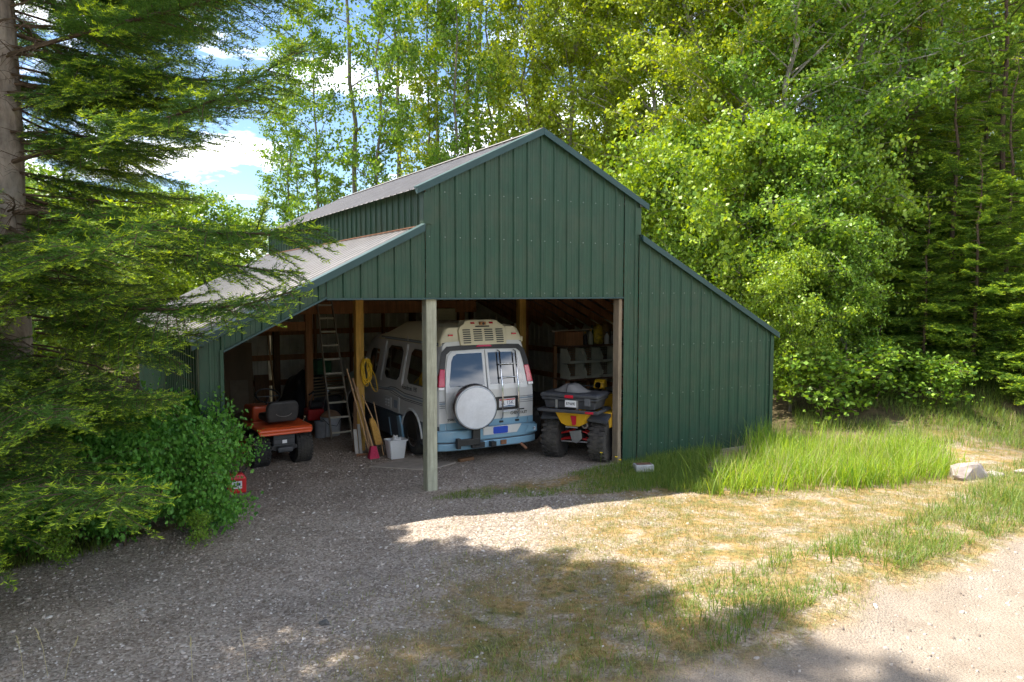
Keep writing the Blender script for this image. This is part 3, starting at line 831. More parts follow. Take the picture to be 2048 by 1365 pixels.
for px, Y, H, k, w in [(1290, 23, 15, 'birch', 1.1), (1390, 22, 15.5, 'birch', 1.15), (1470, 20, 14.5, 'birch', 1.1), (1560, 19, 14, 'birch2', 1.15), (1620, 21, 15, 'birch', 1.1), (1700, 19.5, 14.5, 'birch2', 1.1), (1790, 22, 15, 'birch', 1.1), (1360, 27, 18, 'birch2', 1.2), (1500, 26, 18, 'birch', 1.3), (1660, 26, 18, 'birch2', 1.3), (1880, 25, 15, 'birch', 1.2)]:
    tree(k, at(px, Y), Y, H, LR[k], GR, wide=w)
GA = 'bushy young trees along the barn wall'
for px, Y, H, k, w in [(1330, 20.5, 6.4, 'alder2', 1), (1420, 19.0, 6.2, 'alder', 1), (1510, 17.6, 6.0, 'alder2', 1), (1600, 17.2, 5.6, 'alder', 1.1), (1690, 17.4, 5.4, 'alder2', 1)]:
    tree(k, at(px, Y), Y, H, {'alder': 'bushy dark green young tree leaning towards the closed barn wall', 'alder2': 'bushy light green young tree leaning towards the closed barn wall'}[k], GA, name='young_tree', wide=w)
tree('alder2', at(1585, 15.6), 15.6, 3.3, 'low leafy bush with pale new leaves at the back corner of the closed wall', name='bush', cat='bush')
tree('alder', at(1690, 16.2), 16.2, 3.6, 'broad leafy bush between the barn corner and the young firs', name='bush', cat='bush')
GC = 'young firs at the edge of the woods'
LC = ['short dense young fir with bright new shoots at the edge of the woods', 'taller young fir with bright new shoots behind the short firs']
for px, Y, H, k, w in [(1800, 18.5, 8.5, 0, 1.1), (1900, 17.4, 8.0, 0, 1.15), (1740, 20.5, 9.5, 1, 1.2), (2010, 16.8, 7.2, 0, 1.15), (2110, 18.0, 9.0, 1, 1.1), (1860, 21.5, 11, 1, 1.2), (2060, 21, 11.5, 1, 1.15), (1760, 17.0, 4.6, 0, 1.3), (1850, 16.2, 4.2, 0, 1.35), (1950, 15.9, 5.2, 0, 1.3), (2060, 15.6, 5.6, 0, 1.3), (1960, 19.8, 10, 0, 1.2), (1820, 19.8, 10.5, 0, 1.2)]:
    conifer(k, at(px, Y), Y, H, LC[k], group=GC, wide=w)
conifer(1, at(1990, 18.6), 18.6, 13.5, 'tall narrow fir with a bare straight stem standing above the young firs', wide=.75)
conifer(1, at(600, 30), 30, 9.5, 'thin ragged fir rising behind the left end of the barn roof', wide=.7)
tree('thin2', at(528, 48), 48, 8.0, 'tiny distant tree just above the barn eave', name='distant_tree', wide=.9)
GF = 'far wood behind the clearing'
for i, (px, Y) in enumerate([(1180, 36), (1270, 33), (1340, 38), (1420, 34), (1500, 40), (1580, 34), (1680, 38), (1760, 33), (1830, 36), (1920, 32), (2000, 35), (2090, 30), (2180, 26), (2140, 22)]):
    if i % 3 == 2: conifer(1, at(px, Y), Y, 15, 'tall dark fir in the far wood behind the birches', group=GF, wide=1.1)
    else: tree('birch2' if i % 2 else 'birch', at(px, Y), Y, 17, ['tall yellow green tree in the far wood behind the birches', 'tall deeper green tree in the far wood behind the birches'][i % 2], GF, name='forest_tree', wide=1.3)
# bright thicket beyond the barn on the left, and the far wood
GT = 'sunlit thicket beyond the barn'
for px, Y, H, k in [(60, 20, 5.5, 'alder2'), (150, 23, 5.2, 'alder2'), (235, 21, 4.6, 'alder2'), (330, 25, 5.6, 'alder2'), (410, 28, 6.0, 'alder'), (480, 30, 5.2, 'alder2'), (300, 32, 6.5, 'alder'), (90, 30, 7, 'alder'), (-40, 18, 6, 'alder')]:
    tree(k, at(px, Y), Y, H, {'alder': 'mid green thicket tree beyond the side wall of the barn', 'alder2': 'sunlit yellow green thicket tree beyond the side wall of the barn'}[k], GT, name='thicket_tree', wide=1.3)
# shrubs on the left of the driveway
for i, (x, y, H, w, lab) in enumerate([(-3.42, 8.12, 1.05, .85, 'round dark green shrub at the barn corner, red can half hidden behind it'), (-4.15, 7.85, 1.1, .95, 'dark green shrub in the middle of the hedge under the fir'), (-3.85, 8.55, 1.3, .8, 'dark green shrub against the front corner of the barn'), (-5.0, 7.55, .95, 1.0, 'low shrub beside the fir trunk foot'), (-4.9, 8.3, 1.3, 1.1, 'dark green shrub close under the lowest fir boughs'), (-5.6, 7.2, .85, 1.0, 'low shrub nearest the grassy driveway verge')]):
    tree('shrub', x, y, H, lab, name='shrub', wide=w, cat='shrub')
for x, y, H, lab in [(-3.30, 7.72, .36, 'pale green maple seedling at the foot of the round shrub'), (-4.45, 7.15, .40, 'pale seedling at the verge below the middle shrub'), (-5.0, 6.95, .36, 'pale seedling in the grass verge beside the driveway')]:
    tree('sapling', x, y, H, lab, name='seedling', cat='seedling')
for px, Y, H, lab in [(1760, 15.2, 1.1, 'small leafy sapling at the foot of the shady bank'), (1880, 14.8, .9, 'low sapling on the bank in front of the young firs'), (1650, 14.9, 1.2, 'leafy sapling beside the barn corner grass')]:
    tree('sapling', at(px, Y), Y, H, lab, name='sapling', cat='sapling', wide=1.6)
# ================================================================ GRASS AND STONES
def blades(x, y, h, w, lean, bend, seg=3, rg=RNG):
    n = len(x); z = height(x, y)
    a = rg.random(n)*6.283; d = np.stack([np.cos(a), np.sin(a), np.zeros(n)], 1); s = np.stack([-np.sin(a), np.cos(a), np.zeros(n)], 1)
    base = np.stack([x, y, z-.01], 1); vs = []
    for k in range(seg+1):
        t = k/seg
        c = base + np.array([0, 0, 1.])*(h*t*(1-.35*bend*t))[:, None] + d*(h*(lean*t+bend*t*t*.7))[:, None]
        ww = (w*(1-t)**.8 + .0006)[:, None]
        vs.append(c-s*ww*.5); vs.append(c+s*ww*.5)
    V = np.stack(vs, 1); nv = 2*(seg+1)
    F = np.concatenate([np.stack([np.arange(n)*nv+2*k, np.arange(n)*nv+2*k+1, np.arange(n)*nv+2*k+3, np.arange(n)*nv+2*k+2], 1) for k in range(seg)])
    return V.reshape(-1, 3), F
def inpoly(x, y, poly):
    r = np.zeros(len(x), bool); n = len(poly)
    for i in range(n):
        x0, y0 = poly[i]; x1, y1 = poly[(i+1) % n]
        c = ((y0 > y) != (y1 > y)) & (x < (x1-x0)*(y-y0)/(y1-y0+1e-12)+x0); r ^= c
    return r
def scatter(n, poly, rg=RNG):
    P = np.array(poly); lo, hi = P.min(0), P.max(0)
    x = lo[0]+(hi[0]-lo[0])*rg.random(n); y = lo[1]+(hi[1]-lo[1])*rg.random(n)
    k = inpoly(x, y, poly); return x[k], y[k]
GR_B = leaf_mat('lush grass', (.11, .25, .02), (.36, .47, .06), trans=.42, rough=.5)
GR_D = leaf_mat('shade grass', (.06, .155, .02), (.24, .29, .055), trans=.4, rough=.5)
GR_Y = leaf_mat('dry grass', (.16, .21, .045), (.40, .32, .16), trans=.3, rough=.6)
def grass(name, label, xs, ys, hm, w, lean, bend, mat, seg=3):
    n = len(xs); h = hm*(.55+.75*RNG.random(n)); V, F = blades(xs, ys, h, w*(.6+.8*RNG.random(n)), lean*RNG.random(n), bend*RNG.random(n), seg)
    o = link(name, mesh_np(name, V, F, mat)); return tag(o, label, 'grass', kind='stuff')
# tall bright grass beside the closed wall
poly = [(2.75, 9.75), (3.6, 9.95), (4.9, 10.15), (6.3, 10.75), (6.9, 11.4), (6.6, 12.2), (5.6, 12.9), (4.9, 13.3), (4.3, 12.95), (3.5, 11.6), (2.9, 10.7)]
x, y = scatter(15500, poly); j = RNG.random(len(x)) < .35; x = x+j*RNG.normal(0, .22, len(x)); y = y+j*RNG.normal(-.05, .16, len(x))
d = fbm(x*1.4, y*1.4, 3); k = RNG.random(len(x)) < sstep(.25, .5, d)+.25; x, y = x[k], y[k]
hm = .24+.42*fbm(x*1.2+4, y*1.2, 2)
V, F = blades(x, y, hm*(.45+.85*RNG.random(len(x))), .011*(.5+.9*RNG.random(len(x))), .35*RNG.random(len(x)), 1.0*RNG.random(len(x))**1.6, 5)
tag(link('tall_grass', mesh_np('tall_grass', V, F, GR_B)), 'tall bright green grass along the closed barn wall', 'grass', kind='stuff')
xs, ys = scatter(2600, poly); V, F = blades(xs, ys, .5*(.5+.8*RNG.random(len(xs))), .006*(.6+.8*RNG.random(len(xs))), .5*RNG.random(len(xs)), 1.2*RNG.random(len(xs)), 5)
tag(link('dead_grass', mesh_np('dead_grass', V, F, GR_Y)), 'bleached dead stalks among the tall bright grass', 'grass', kind='stuff')
# darker grass at the wall foot and before the opening
poly = [(-1.25, 9.55), (.2, 9.7), (1.6, 9.95), (2.8, 9.8), (2.9, 11.3), (3.6, 12.6), (2.2, 11.9), (1.3, 11.45), (.4, 10.6), (-.6, 10.1)]
x, y = scatter(52000, poly); d = fbm(x*1.5+7, y*1.5, 4); k = RNG.random(len(x)) < sstep(.36, .56, d + .16*(x-.6)/2 + .3*np.exp(-((x+.85)**2+(y-9.85)**2)/.12)); x, y = x[k], y[k]
V, F = blades(x, y, (.055+.13*sstep(.9, 2.9, x))*(.5+.9*RNG.random(len(x))), .006*(.6+.8*RNG.random(len(x))), .35*RNG.random(len(x)), .7*RNG.random(len(x)), 3)
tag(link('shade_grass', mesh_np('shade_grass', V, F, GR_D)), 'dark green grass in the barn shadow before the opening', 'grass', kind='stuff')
# verge between driveway and road: green clumps
poly = [(-.6, 3.6), (.9, 4.6), (1.7, 5.45), (2.8, 6.35), (4.2, 7.3), (6.2, 8.6), (9, 10.6), (9, 12.4), (7.6, 11.6), (6.6, 10.3), (5.2, 9.1), (3.6, 8.0), (2.4, 7.1), (1.2, 6.4), (.2, 5.9), (-.8, 4.9)]
x, y = scatter(120000, poly); r = road_d(x, y); d = fbm(x*1.6+2, y*1.6+5, 4)
dens = sstep(.26, .50, d)*sstep(.12, -.1, r)*(.25+.75*sstep(-1.6, -.2, r))*(.22+.78*sstep(.6, 2.6, x)); k = RNG.random(len(x)) < dens; x, y = x[k], y[k]
V, F = blades(x, y, (.04+.24*fbm(x*1.1, y*1.1+3, 2))*(.55+.45*sstep(.8, 2.6, x))*(.5+.9*RNG.random(len(x))), .0075*(.5+.9*RNG.random(len(x))), .6*RNG.random(len(x)), 1.1*RNG.random(len(x)), 3)
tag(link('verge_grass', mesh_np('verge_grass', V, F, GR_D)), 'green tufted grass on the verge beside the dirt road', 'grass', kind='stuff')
# short straw over the middle
poly = [(-2.2, 3.5), (.9, 4.6), (9, 10.6), (9, 12), (6.6, 11.3), (4.9, 10.1), (2.7, 9.8), (-.4, 9.3), (-1.5, 7.5)]
x, y = scatter(230000, poly); g, r, l = zones(x, y); d = fbm(x*2.2, y*2.2, 3)
k = RNG.random(len(x)) < (1-.92*g)*(1-r)*sstep(.2, .55, d); x, y = x[k], y[k]
V, F = blades(x, y, .055*(.3+1.1*RNG.random(len(x))), .0055*(.6+.8*RNG.random(len(x))), .8*RNG.random(len(x)), .8*RNG.random(len(x)), 2)
tag(link('straw_grass', mesh_np('straw_grass', V, F, GR_Y)), 'short yellow dry grass between driveway and road', 'grass', kind='stuff')
# verge on the left of the driveway, bank behind
poly = [(-7.4, 5.2), (-5.0, 6.9), (-4.2, 7.7), (-4.4, 8.0), (-6.6, 7.6), (-8, 6)]
x, y = scatter(14000, poly); d = fbm(x*2, y*2, 3); k = RNG.random(len(x)) < sstep(.3, .6, d); x, y = x[k], y[k]
grass('verge_grass', 'sparse green grass under the shrubs left of the driveway', x, y, .13, .005, .5, .7, GR_D)
poly = [(5.2, 13.3), (7.2, 12.2), (9.5, 12.2), (14, 15.5), (13, 18), (9.5, 17), (6, 16)]
x, y = scatter(42000, poly); d = fbm(x*1.3, y*1.3+2, 3); k = RNG.random(len(x)) < sstep(.35, .6, d); x, y = x[k], y[k]
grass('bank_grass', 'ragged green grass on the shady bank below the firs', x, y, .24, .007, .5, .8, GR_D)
# tall seeding stems
m = MB(); rg = random.Random(4)
for i in range(26):
    if i < 5: x, y, h = [(-3.3, 5.15, .34), (-3.15, 5.1, .3), (-2.25, 5.1, .32), (-1.85, 5.08, .36), (-3.45, 5.12, .3)][i]
    elif i < 8: x, y, h = 7.0+.1*i, 11.2, .9
    else: x, y, h = rg.uniform(3.6, 6.6), 0, rg.uniform(.25, .5); y = 7.4+(x-3.6)*.75+rg.uniform(-.2, 1.0)
    z = float(height(np.array(x), np.array(y))); lx_ = rg.uniform(-.12, .12)
    m.tube([(x, y, z), (x+lx_*.4, y, z+h*.6), (x+lx_, y, z+h)], [.002, .0018, .0012], 4, cap=False)
    for q in range(7): m.tube([(x+lx_*(.75+.04*q), y, z+h*(.78+.035*q)), (x+lx_*(.8+.04*q)+rg.uniform(-.015, .015), y+rg.uniform(-.01, .01), z+h*(.80+.035*q)+.02)], [.003, .0008], 4, cap=False)
tag(m.build('seed_stems', M_('ripe grass stem', (.42, .36, .17), rough=.8)), 'tall ripe grass stems standing above the grass', 'grass', kind='stuff')
# ---- gravel chips: flat angular stones
CHIP = None
def chip_mat():
    m, N, L, b = nodes('shale chips')
    g = N.new('ShaderNodeNewGeometry'); r = N.new('ShaderNodeValToRGB'); e = r.color_ramp.elements
    for c in range(3): e.new(.5)
    for q, (p, c) in zip(e, [(0, (.18, .145, .116)), (.35, (.30, .25, .207)), (.65, (.385, .33, .28)), (.88, (.49, .43, .372)), (1, (.60, .56, .52))]): q.position = p; q.color = c+(1,)
    L.new(g.outputs['Random Per Island'], r.inputs[0]); L.new(r.outputs[0], b.inputs['Base Color']); b.inputs['Roughness'].default_value = .9; b.inputs['Specular IOR Level'].default_value = .2
    return m
CHIP = chip_mat()
def chips(x, y, s, flat):
    n = len(x); z = height(x, y); a = RNG.random(n)*6.283
    ang = a[:, None] + np.array([0, 1.35, 2.9, 4.6])[None]+RNG.normal(0, .22, (n, 4))
    rad = s[:, None]*(.65+.6*RNG.random((n, 4)))*np.array([1, .62, 1, .62])[None]
    th = s*flat*(.6+.8*RNG.random(n)); tilt = RNG.normal(0, .22, (n, 2))
    dx, dy = rad*np.cos(ang), rad*np.sin(ang)
    top = np.stack([x[:, None]+dx*.82, y[:, None]+dy*.82, z[:, None]+th[:, None]+dx*tilt[:, :1]+dy*tilt[:, 1:]], -1)
    bot = np.stack([x[:, None]+dx, y[:, None]+dy, z[:, None]-.004+dx*tilt[:, :1]*.6+dy*tilt[:, 1:]*.6-.002], -1)
    V = np.concatenate([top, bot], 1).reshape(-1, 3); b = np.arange(n)[:, None]*8
    F = np.concatenate([b+np.array([[0, 1, 2, 3]])]+[b+np.array([[k+4, (k+1) % 4+4, (k+1) % 4, k]]) for k in range(4)])
    return V, F
poly = [(-8, 4.5), (1.2, 4.5), (2.6, 9.9), (1.8, 11.6), (-4.6, 13), (-3.2, 9.2), (-4.6, 7.6), (-7.5, 5.5)]
x, y = scatter(90000, poly); g, r, l = zones(x, y); u, v = uvof(x, y)
k = RNG.random(len(x)) < (g*.95+.10*(1-r)*(1-l))*np.interp(y, [5, 8, 11, 13], [1, .8, .5, .3]); x, y = x[k], y[k]
s = .006+.013*RNG.random(len(x))**2.4 + .016*(RNG.random(len(x)) < .04)
V, F = chips(x, y, s, .35)
tag(link('gravel', mesh_np('gravel', V, F, CHIP)), 'loose grey brown shale gravel covering the driveway', 'gravel', kind='stuff')
poly = [(.6, 4.4), (8, 4.4), (8, 9.3), (5.8, 8.2), (2.7, 6.3)]
x, y = scatter(2600, poly); k = (road_d(x, y) > .0) & (RNG.random(len(x)) < sstep(.42, .62, fbm(x*.9+1, y*.9, 3))+.06); x, y = x[k], y[k]
V, F = chips(x, y, .008+.02*RNG.random(len(x))**3, .6)
tag(link('road_pebbles', mesh_np('road_pebbles', V, F, CHIP)), 'scattered pebbles on the pale dirt road', 'pebbles', kind='stuff')
# ---- boulders
def boulder(name, label, loc, dims, seed, mat, rz=0.0, cat='rock'):
    import bmesh
    bm = bmesh.new(); bmesh.ops.create_icosphere(bm, subdivisions=4, radius=1)
    rg = random.Random(seed); sh = [(Vector((rg.gauss(0, 1), rg.gauss(0, 1), rg.gauss(0, 1))).normalized(), rg.uniform(.58, .88)) for _ in range(16)]
    for v in bm.verts:
        n = v.co.normalized(); r = 1.0
        for d, o in sh:
            c = n.dot(d)
            if c > 1e-3: r = min(r, o/c)
        r += .09*(float(fbm(np.array(n.x*3+seed), np.array(n.y*3+n.z*2.5), 4))-.5)
        v.co = n*r; v.co.x *= dims[0]; v.co.y *= dims[1]; v.co.z *= dims[2]
    me = bpy.data.meshes.new(name); bm.to_mesh(me); bm.free(); me.materials.append(mat)
    me.polygons.foreach_set('use_smooth', [True]*len(me.polygons))
    me.set_sharp_from_angle(angle=R(24)); o = link(name, me, None, loc, (0, 0, rz)); return tag(o, label, cat)
ROCK = M_('lichen rock', (.33, .27, .24), rough=.9, var=.3, scale=7, bump=.7, bscale=12, spec=.2, dirt=(.48, .45, .42), dirt_amt=.7)
ROCKD = M_('dark rock', (.10, .095, .09), rough=.9, var=.3, scale=20, bump=.5)
boulder('boulder', 'large pinkish grey boulder at the end of the tall grass', (6.62, 10.75, .06), (.34, .28, .20), 3, ROCK, .3)
boulder('rock', 'small flat rock beside the large boulder', (7.12, 10.85, .02), (.17, .13, .07), 5, ROCK)
boulder('rock', 'low flat stone on the path past the boulder', (7.75, 11.05, .03), (.3, .18, .05), 8, ROCK, .5)
boulder('rock', 'dark fist sized stone lying on the gravel', (-1.53, 5.93, .02), (.055, .04, .035), 6, ROCKD)
boulder('rock', 'pale flat stone in the verge grass', (.62, 5.65, .02), (.07, .055, .025), 9, ROCK)
# ================================================================ CAMPER VAN  (x right, y forward from the rear, z up)
VANW = M_('van white paint', (.60, .60, .585), rough=.28, var=.04, scale=2, coat=.5, dirt=(.50, .48, .44), dirt_amt=.35)
VANC = M_('cream fibreglass', (.68, .62, .42), rough=.40, var=.06, scale=2, dirt=(.55, .48, .30), dirt_amt=.4)
VANB = M_('van blue paint', (.20, .36, .48), rough=.28, var=.06, scale=2, coat=.5, dirt=(.20, .25, .28), dirt_amt=.3)
VAND = M_('van dark blue skirt', (.055, .075, .10), rough=.4, var=.1, scale=3, coat=.2)
STRIPE = M_('dark stripe', (.06, .065, .08), rough=.4, var=.05)
STRIPEB = M_('grey blue stripe', (.24, .30, .36), rough=.4, var=.05)
GLASS = M_('tinted glass', (.006, .007, .008), rough=.03, var=.05, spec=.9, coat=1.0)
REDL = M_('red lamp lens', (.55, .015, .04), rough=.12, var=.1, scale=30, coat=.6)
CLEARL = M_('clear lamp lens', (.75, .72, .70), rough=.15, var=.05, coat=.6)
BLUEST = M_('blue sticker', (.01, .055, .42), rough=.5, var=.03)
SEAM = M_('door seam', (.05, .05, .05), rough=.7, var=.05)
van = thing('camper_van', 'white and blue high roof camper van parked tail out in the barn', 'van', bw(.74+.90, 1.25), TH)
# half width of the body at height z, rear plane y at height z
def hw(z): return float(np.interp(z, [.15, .35, .62, 1.0, 1.2, 1.86, 1.95], [.86, .885, .895, .895, .885, .755, .735]))
def ry(z): return float(np.interp(z, [.2, .62, 1.15, 1.86, 2.0], [.04, .03, .03, .17, .20]))
ZS = [.24, .34, .48, .62, .8, 1.0, 1.15, 1.3, 1.45, 1.6, 1.74, 1.86]
def section(y, zmax=1.86, wmul=1.0, rear=False, zlist=None):
    pts = []
    zl = zlist or ZS
    for z in zl: pts.append((-hw(z)*wmul, z))
    zt = zl[-1]
    half = hw(zt)*wmul
    pts += [(-half+.05, zt+.06), (0, zt+.085), (half-.05, zt+.06)]
    for z in reversed(zl): pts.append((hw(z)*wmul, z))
    if rear: return [(x, ry(z)+y, z) for x, z in pts]
    return [(x, y, z) for x, z in pts]
def squash(y, ztop, wm):
    zl = [z if z <= .8 else .8+(z-.8)*(ztop-.8)/(1.86-.8) for z in ZS]
    pts = []
    for z, z0 in zip(zl, ZS): pts.append((-hw(min(z0, 1.0+(z0-1.0)*.35 if ztop < 1.3 else z0))*wm, z))
    half = -pts[-1][0]; zt = ztop
    pts += [(-half+.05, zt+.05), (0, zt+.07), (half-.05, zt+.05)]
    return [(x, y, z) for x, z in pts] + [(-x, y, z) for x, z in reversed(pts[:-3])]
body = MB()
secs = [section(0, rear=True, wmul=.955), section(.035, rear=True, wmul=.985), section(.10, rear=True)]
secs += [section(y) for y in (.5, 1.2, 2.0, 2.8, 3.05)]
secs += [squash(3.3, 1.78, 1.0), squash(3.75, 1.35, 1.0), squash(3.95, 1.12, .995), squash(4.45, 1.02, .97), squash(4.72, .92, .93), squash(4.82, .75, .86)]
body.loft(secs)
nS = len(secs[0])
def bmi(o):      # paint below the belt: blue
    me = o.data
    for p in me.polygons:
        z = p.center.z
        p.material_index = 1 if z < .62 else 0
ob = body.build('body', [VANW, VAND], van, smooth=40); bmi(ob)
# polygons that lie on the flanks / the tail
def rrect(x0, x1, y0, y1, r, n=5, skew=0.0):
    pts = []
    for cx, cy, a0 in ((x1-r, y1-r, 0), (x0+r, y1-r, 90), (x0+r, y0+r, 180), (x1-r, y0+r, 270)):
        for i in range(n+1):
            a = R(a0+90*i/n); px, py = cx+r*math.cos(a), cy+r*math.sin(a); pts.append((px+skew*(py-y0), py))
    return pts
def on_left(poly, off, th=.006):
    def fn(a, b, d): return (-hw(b)-off-d, a, b)
    return fn
def side_patch(name, poly, mat, parent, off=.002, th=.006, right=True, bevel=0):
    out_ = []
    for sg in ((-1, 1) if right else (-1,)):
        m = MB(); m.prism(poly, lambda a, b, d: (sg*(hw(b)+d), a, b), off, off+th); out_.append(m.build(name, mat, parent))
    return out_
def rear_patch(name, poly, mat, parent, off=.002, th=.006):
    m = MB(); m.prism(poly, lambda a, b, d: (a, ry(b)-d, b), off, off+th); return m.build(name, mat, parent)
def subdiv(poly, k=3):
    o = []
    for i in range(len(poly)):
        a, b = poly[i], poly[(i+1) % len(poly)]
        for j in range(k): o.append((a[0]+(b[0]-a[0])*j/k, a[1]+(b[1]-a[1])*j/k))
    return o
# side windows
def band_patch(name, y0, y1, z0, z1, r, mat, parent, off, th=.006, slant=0.0, sides=(-1, 1), nz=8, t0=0.0):
    """rounded window built in rows so that it follows the flank"""
    for sg in sides:
        m = MB(); rows = []
        for i in range(nz+1):
            f = i/nz; z = z0+(z1-z0)*f
            e = min(z-z0, z1-z); ins = r-math.sqrt(max(0, r*r-(r-min(r, e))**2))
            rows.append((z, y0+ins+slant*f, y1-ins+slant*f))
        vs = []; fs = []
        for dd in (off, off+th):
            for z, a, b in rows: vs += [(sg*(hw(z)+dd), a, z), (sg*(hw(z)+dd), b, z)]
        n = len(rows)*2
        for i in range(nz):
            fs.append((n+2*i, n+2*i+1, n+2*i+3, n+2*i+2)); fs.append((2*i, 2*i+2, 2*i+3, 2*i+1))
            fs.append((2*i, n+2*i, n+2*i+2, 2*i+2)); fs.append((2*i+1, 2*i+3, n+2*i+3, n+2*i+1))
        fs.append((0, 1, n+1, n)); fs.append((2*nz, n+2*nz, n+2*nz+1, 2*nz+1))
        m.add(vs, fs); m.build(name, mat, parent, smooth=30)
for y0, y1 in ((.42, 1.22), (1.62, 2.26)):
    band_patch('window_frame', y0-.022, y1+.022, 1.185, 1.765, .10, SEAM, van, .001, .004, slant=.0, sides=(-1, 1))
    band_patch('side_window', y0, y1, 1.205, 1.745, .09, GLASS, van, .003, .006)
band_patch('front_door_window', 2.72, 3.16, 1.16, 1.66, .06, GLASS, van, .002, .005, slant=-.05)
# body side creases
for yy in (1.42, 1.47, 2.42, 2.46):
    for sg in (-1, 1):
        m = MB(); zs = np.linspace(1.12, 1.82, 8)
        for a, b in zip(zs[:-1], zs[1:]): m.bar((sg*(hw(a)+.002), yy, a), (sg*(hw(b)+.002), yy, b), .012, .012)
        m.build('crease', VANW, van)
# stripes along the flanks
def flank_stripe(name, pts, w, mat):
    m = MB()
    for (y0, z0), (y1, z1) in zip(pts[:-1], pts[1:]): m.bar((-hw(z0)-.0025, y0, z0), (-hw(z1)-.0025, y1, z1), .003, w, up=(0, 0, 1))
    return m.build(name, mat, van)
flank_stripe('stripe', [(.06, 1.00), (1.3, 1.0), (1.75, 1.055), (1.95, 1.045), (2.15, 1.0)], .014, STRIPE)
flank_stripe('stripe', [(.06, .955), (1.35, .955), (1.8, 1.02), (2.3, .985), (3.4, .97)], .030, STRIPEB)
flank_stripe('stripe', [(.06, .912), (1.4, .912), (1.9, .985), (2.5, .95), (3.4, .94)], .013, STRIPE)
flank_stripe('stripe', [(.06, .885), (1.3, .885), (1.7, .92), (2.0, .955)], .010, STRIPE)
# skirt: blue lower body with flared panel by the wheel
m = MB(); m.prism([(1.52, .16), (3.55, .22), (3.55, .60), (1.52, .60)], lambda a, b, d: (-hw(b)-d, a, b), .004, .030); m.build('side_skirt', VAND, van, bevel=.008)
m = MB(); m.prism([(1.40, .14), (1.56, .14), (1.60, .58), (1.47, .60), (1.40, .42)], lambda a, b, d: (-hw(b)-d, a, b), .004, .045); m.build('skirt_flare', VANB, van, bevel=.008)
m = MB(); m.prism([(1.92, .18), (1.955, .18), (2.0, .5), (1.965, .5)], lambda a, b, d: (-hw(b)-d, a, b), .032, .04); m.build('skirt_vent_edge', VANB, van)
m = MB(); m.prism([(1.52, .16), (3.55, .22), (3.55, .60), (1.52, .60)], lambda a, b, d: (hw(b)+d, a, b), .004, .030); m.build('side_skirt', VAND, van, bevel=.008)
# furnace vent and service hatch
m = MB(); m.prism(rrect(1.92, 2.24, .66, .86, .02), lambda a, b, d: (-hw(b)-d, a, b), .002, .012); vent = m.build('side_vent', VANW, van, bevel=.003)
for r_ in range(3):
    for c_ in range(2):
        m = MB(); y, z = 1.98+.14*c_, .70+.05*r_
        m.add([(-.912, y, z-.015), (-.912, y, z+.02), (-.912, y+.07, z), (-.93, y+.02, z)], [(0, 1, 3), (1, 2, 3), (2, 0, 3), (0, 2, 1)]); m.build('louvre', WHITEP, vent)
m = MB(); m.prism(rrect(1.55, 1.84, .62, .90, .03), lambda a, b, d: (-hw(b)-d, a, b), .002, .014); ha = m.build('service_hatch', VANW, van, bevel=.003)
m = MB(); m.prism(rrect(1.62, 1.77, .70, .84, .015), lambda a, b, d: (-hw(b)-d, a, b), .0145, .017); m.build('hatch_panel', STRIPEB, ha)
# raised roof shell: lower step then the tall hump
def roofsec(y, z0, w0, z1, w1, z2, w2, zt):
    r = [(-w0, z0), (-w0, z0+.03), (-w1, z1), (-w1+.012, z1+.02), (-w2, z2), (-w2+.07, zt-.015), (0, zt), ]
    return [(x, y, z) for x, z in r] + [(-x, y, z) for x, z in reversed(r[:-1])]
sh = MB()
sh.loft([roofsec(.20, 1.845, .735, 1.93, .735, 1.99, .700, 2.03),
         roofsec(.23, 1.85, .755, 1.95, .755, 2.11, .665, 2.16),
         roofsec(.33, 1.85, .760, 1.96, .755, 2.13, .655, 2.19),
         roofsec(1.0, 1.85, .760, 1.96, .755, 2.15, .650, 2.21),
         roofsec(1.95, 1.85, .760, 1.96, .755, 2.15, .650, 2.205),
         roofsec(2.25, 1.85, .760, 1.96, .755, 2.05, .690, 2.09),
         roofsec(2.55, 1.85, .760, 1.945, .75, 1.965, .72, 1.99),
         roofsec(2.95, 1.83, .755, 1.88, .73, 1.90, .68, 1.93),
         roofsec(3.30, 1.74, .74, 1.77, .70, 1.78, .62, 1.79)])
roof_ = sh.build('raised_roof', VANC, van, smooth=50)
for z, w in ((1.905, .012), (1.885, .022), (1.868, .008)):
    m = MB(); m.bar((-.763, .24, z), (-.763, 2.3, z), .003, w); m.bar((-.763, 2.3, z), (-.755, 2.75, z-.005), .003, w); m.build('roof_stripe', STRIPE if w != .022 else STRIPEB, roof_)
    m = MB(); m.bar((-.72, .192, z), (.72, .192, z), .02, w*.8); m.build('roof_stripe', STRIPE if w != .022 else STRIPEB, roof_)
# reflective tag on the roof side
m = MB(); m.bar((-.768, 1.45, 1.875), (-.768, 1.47, 1.965), .004, .03); m.build('roof_marker', CLEARL, roof_)
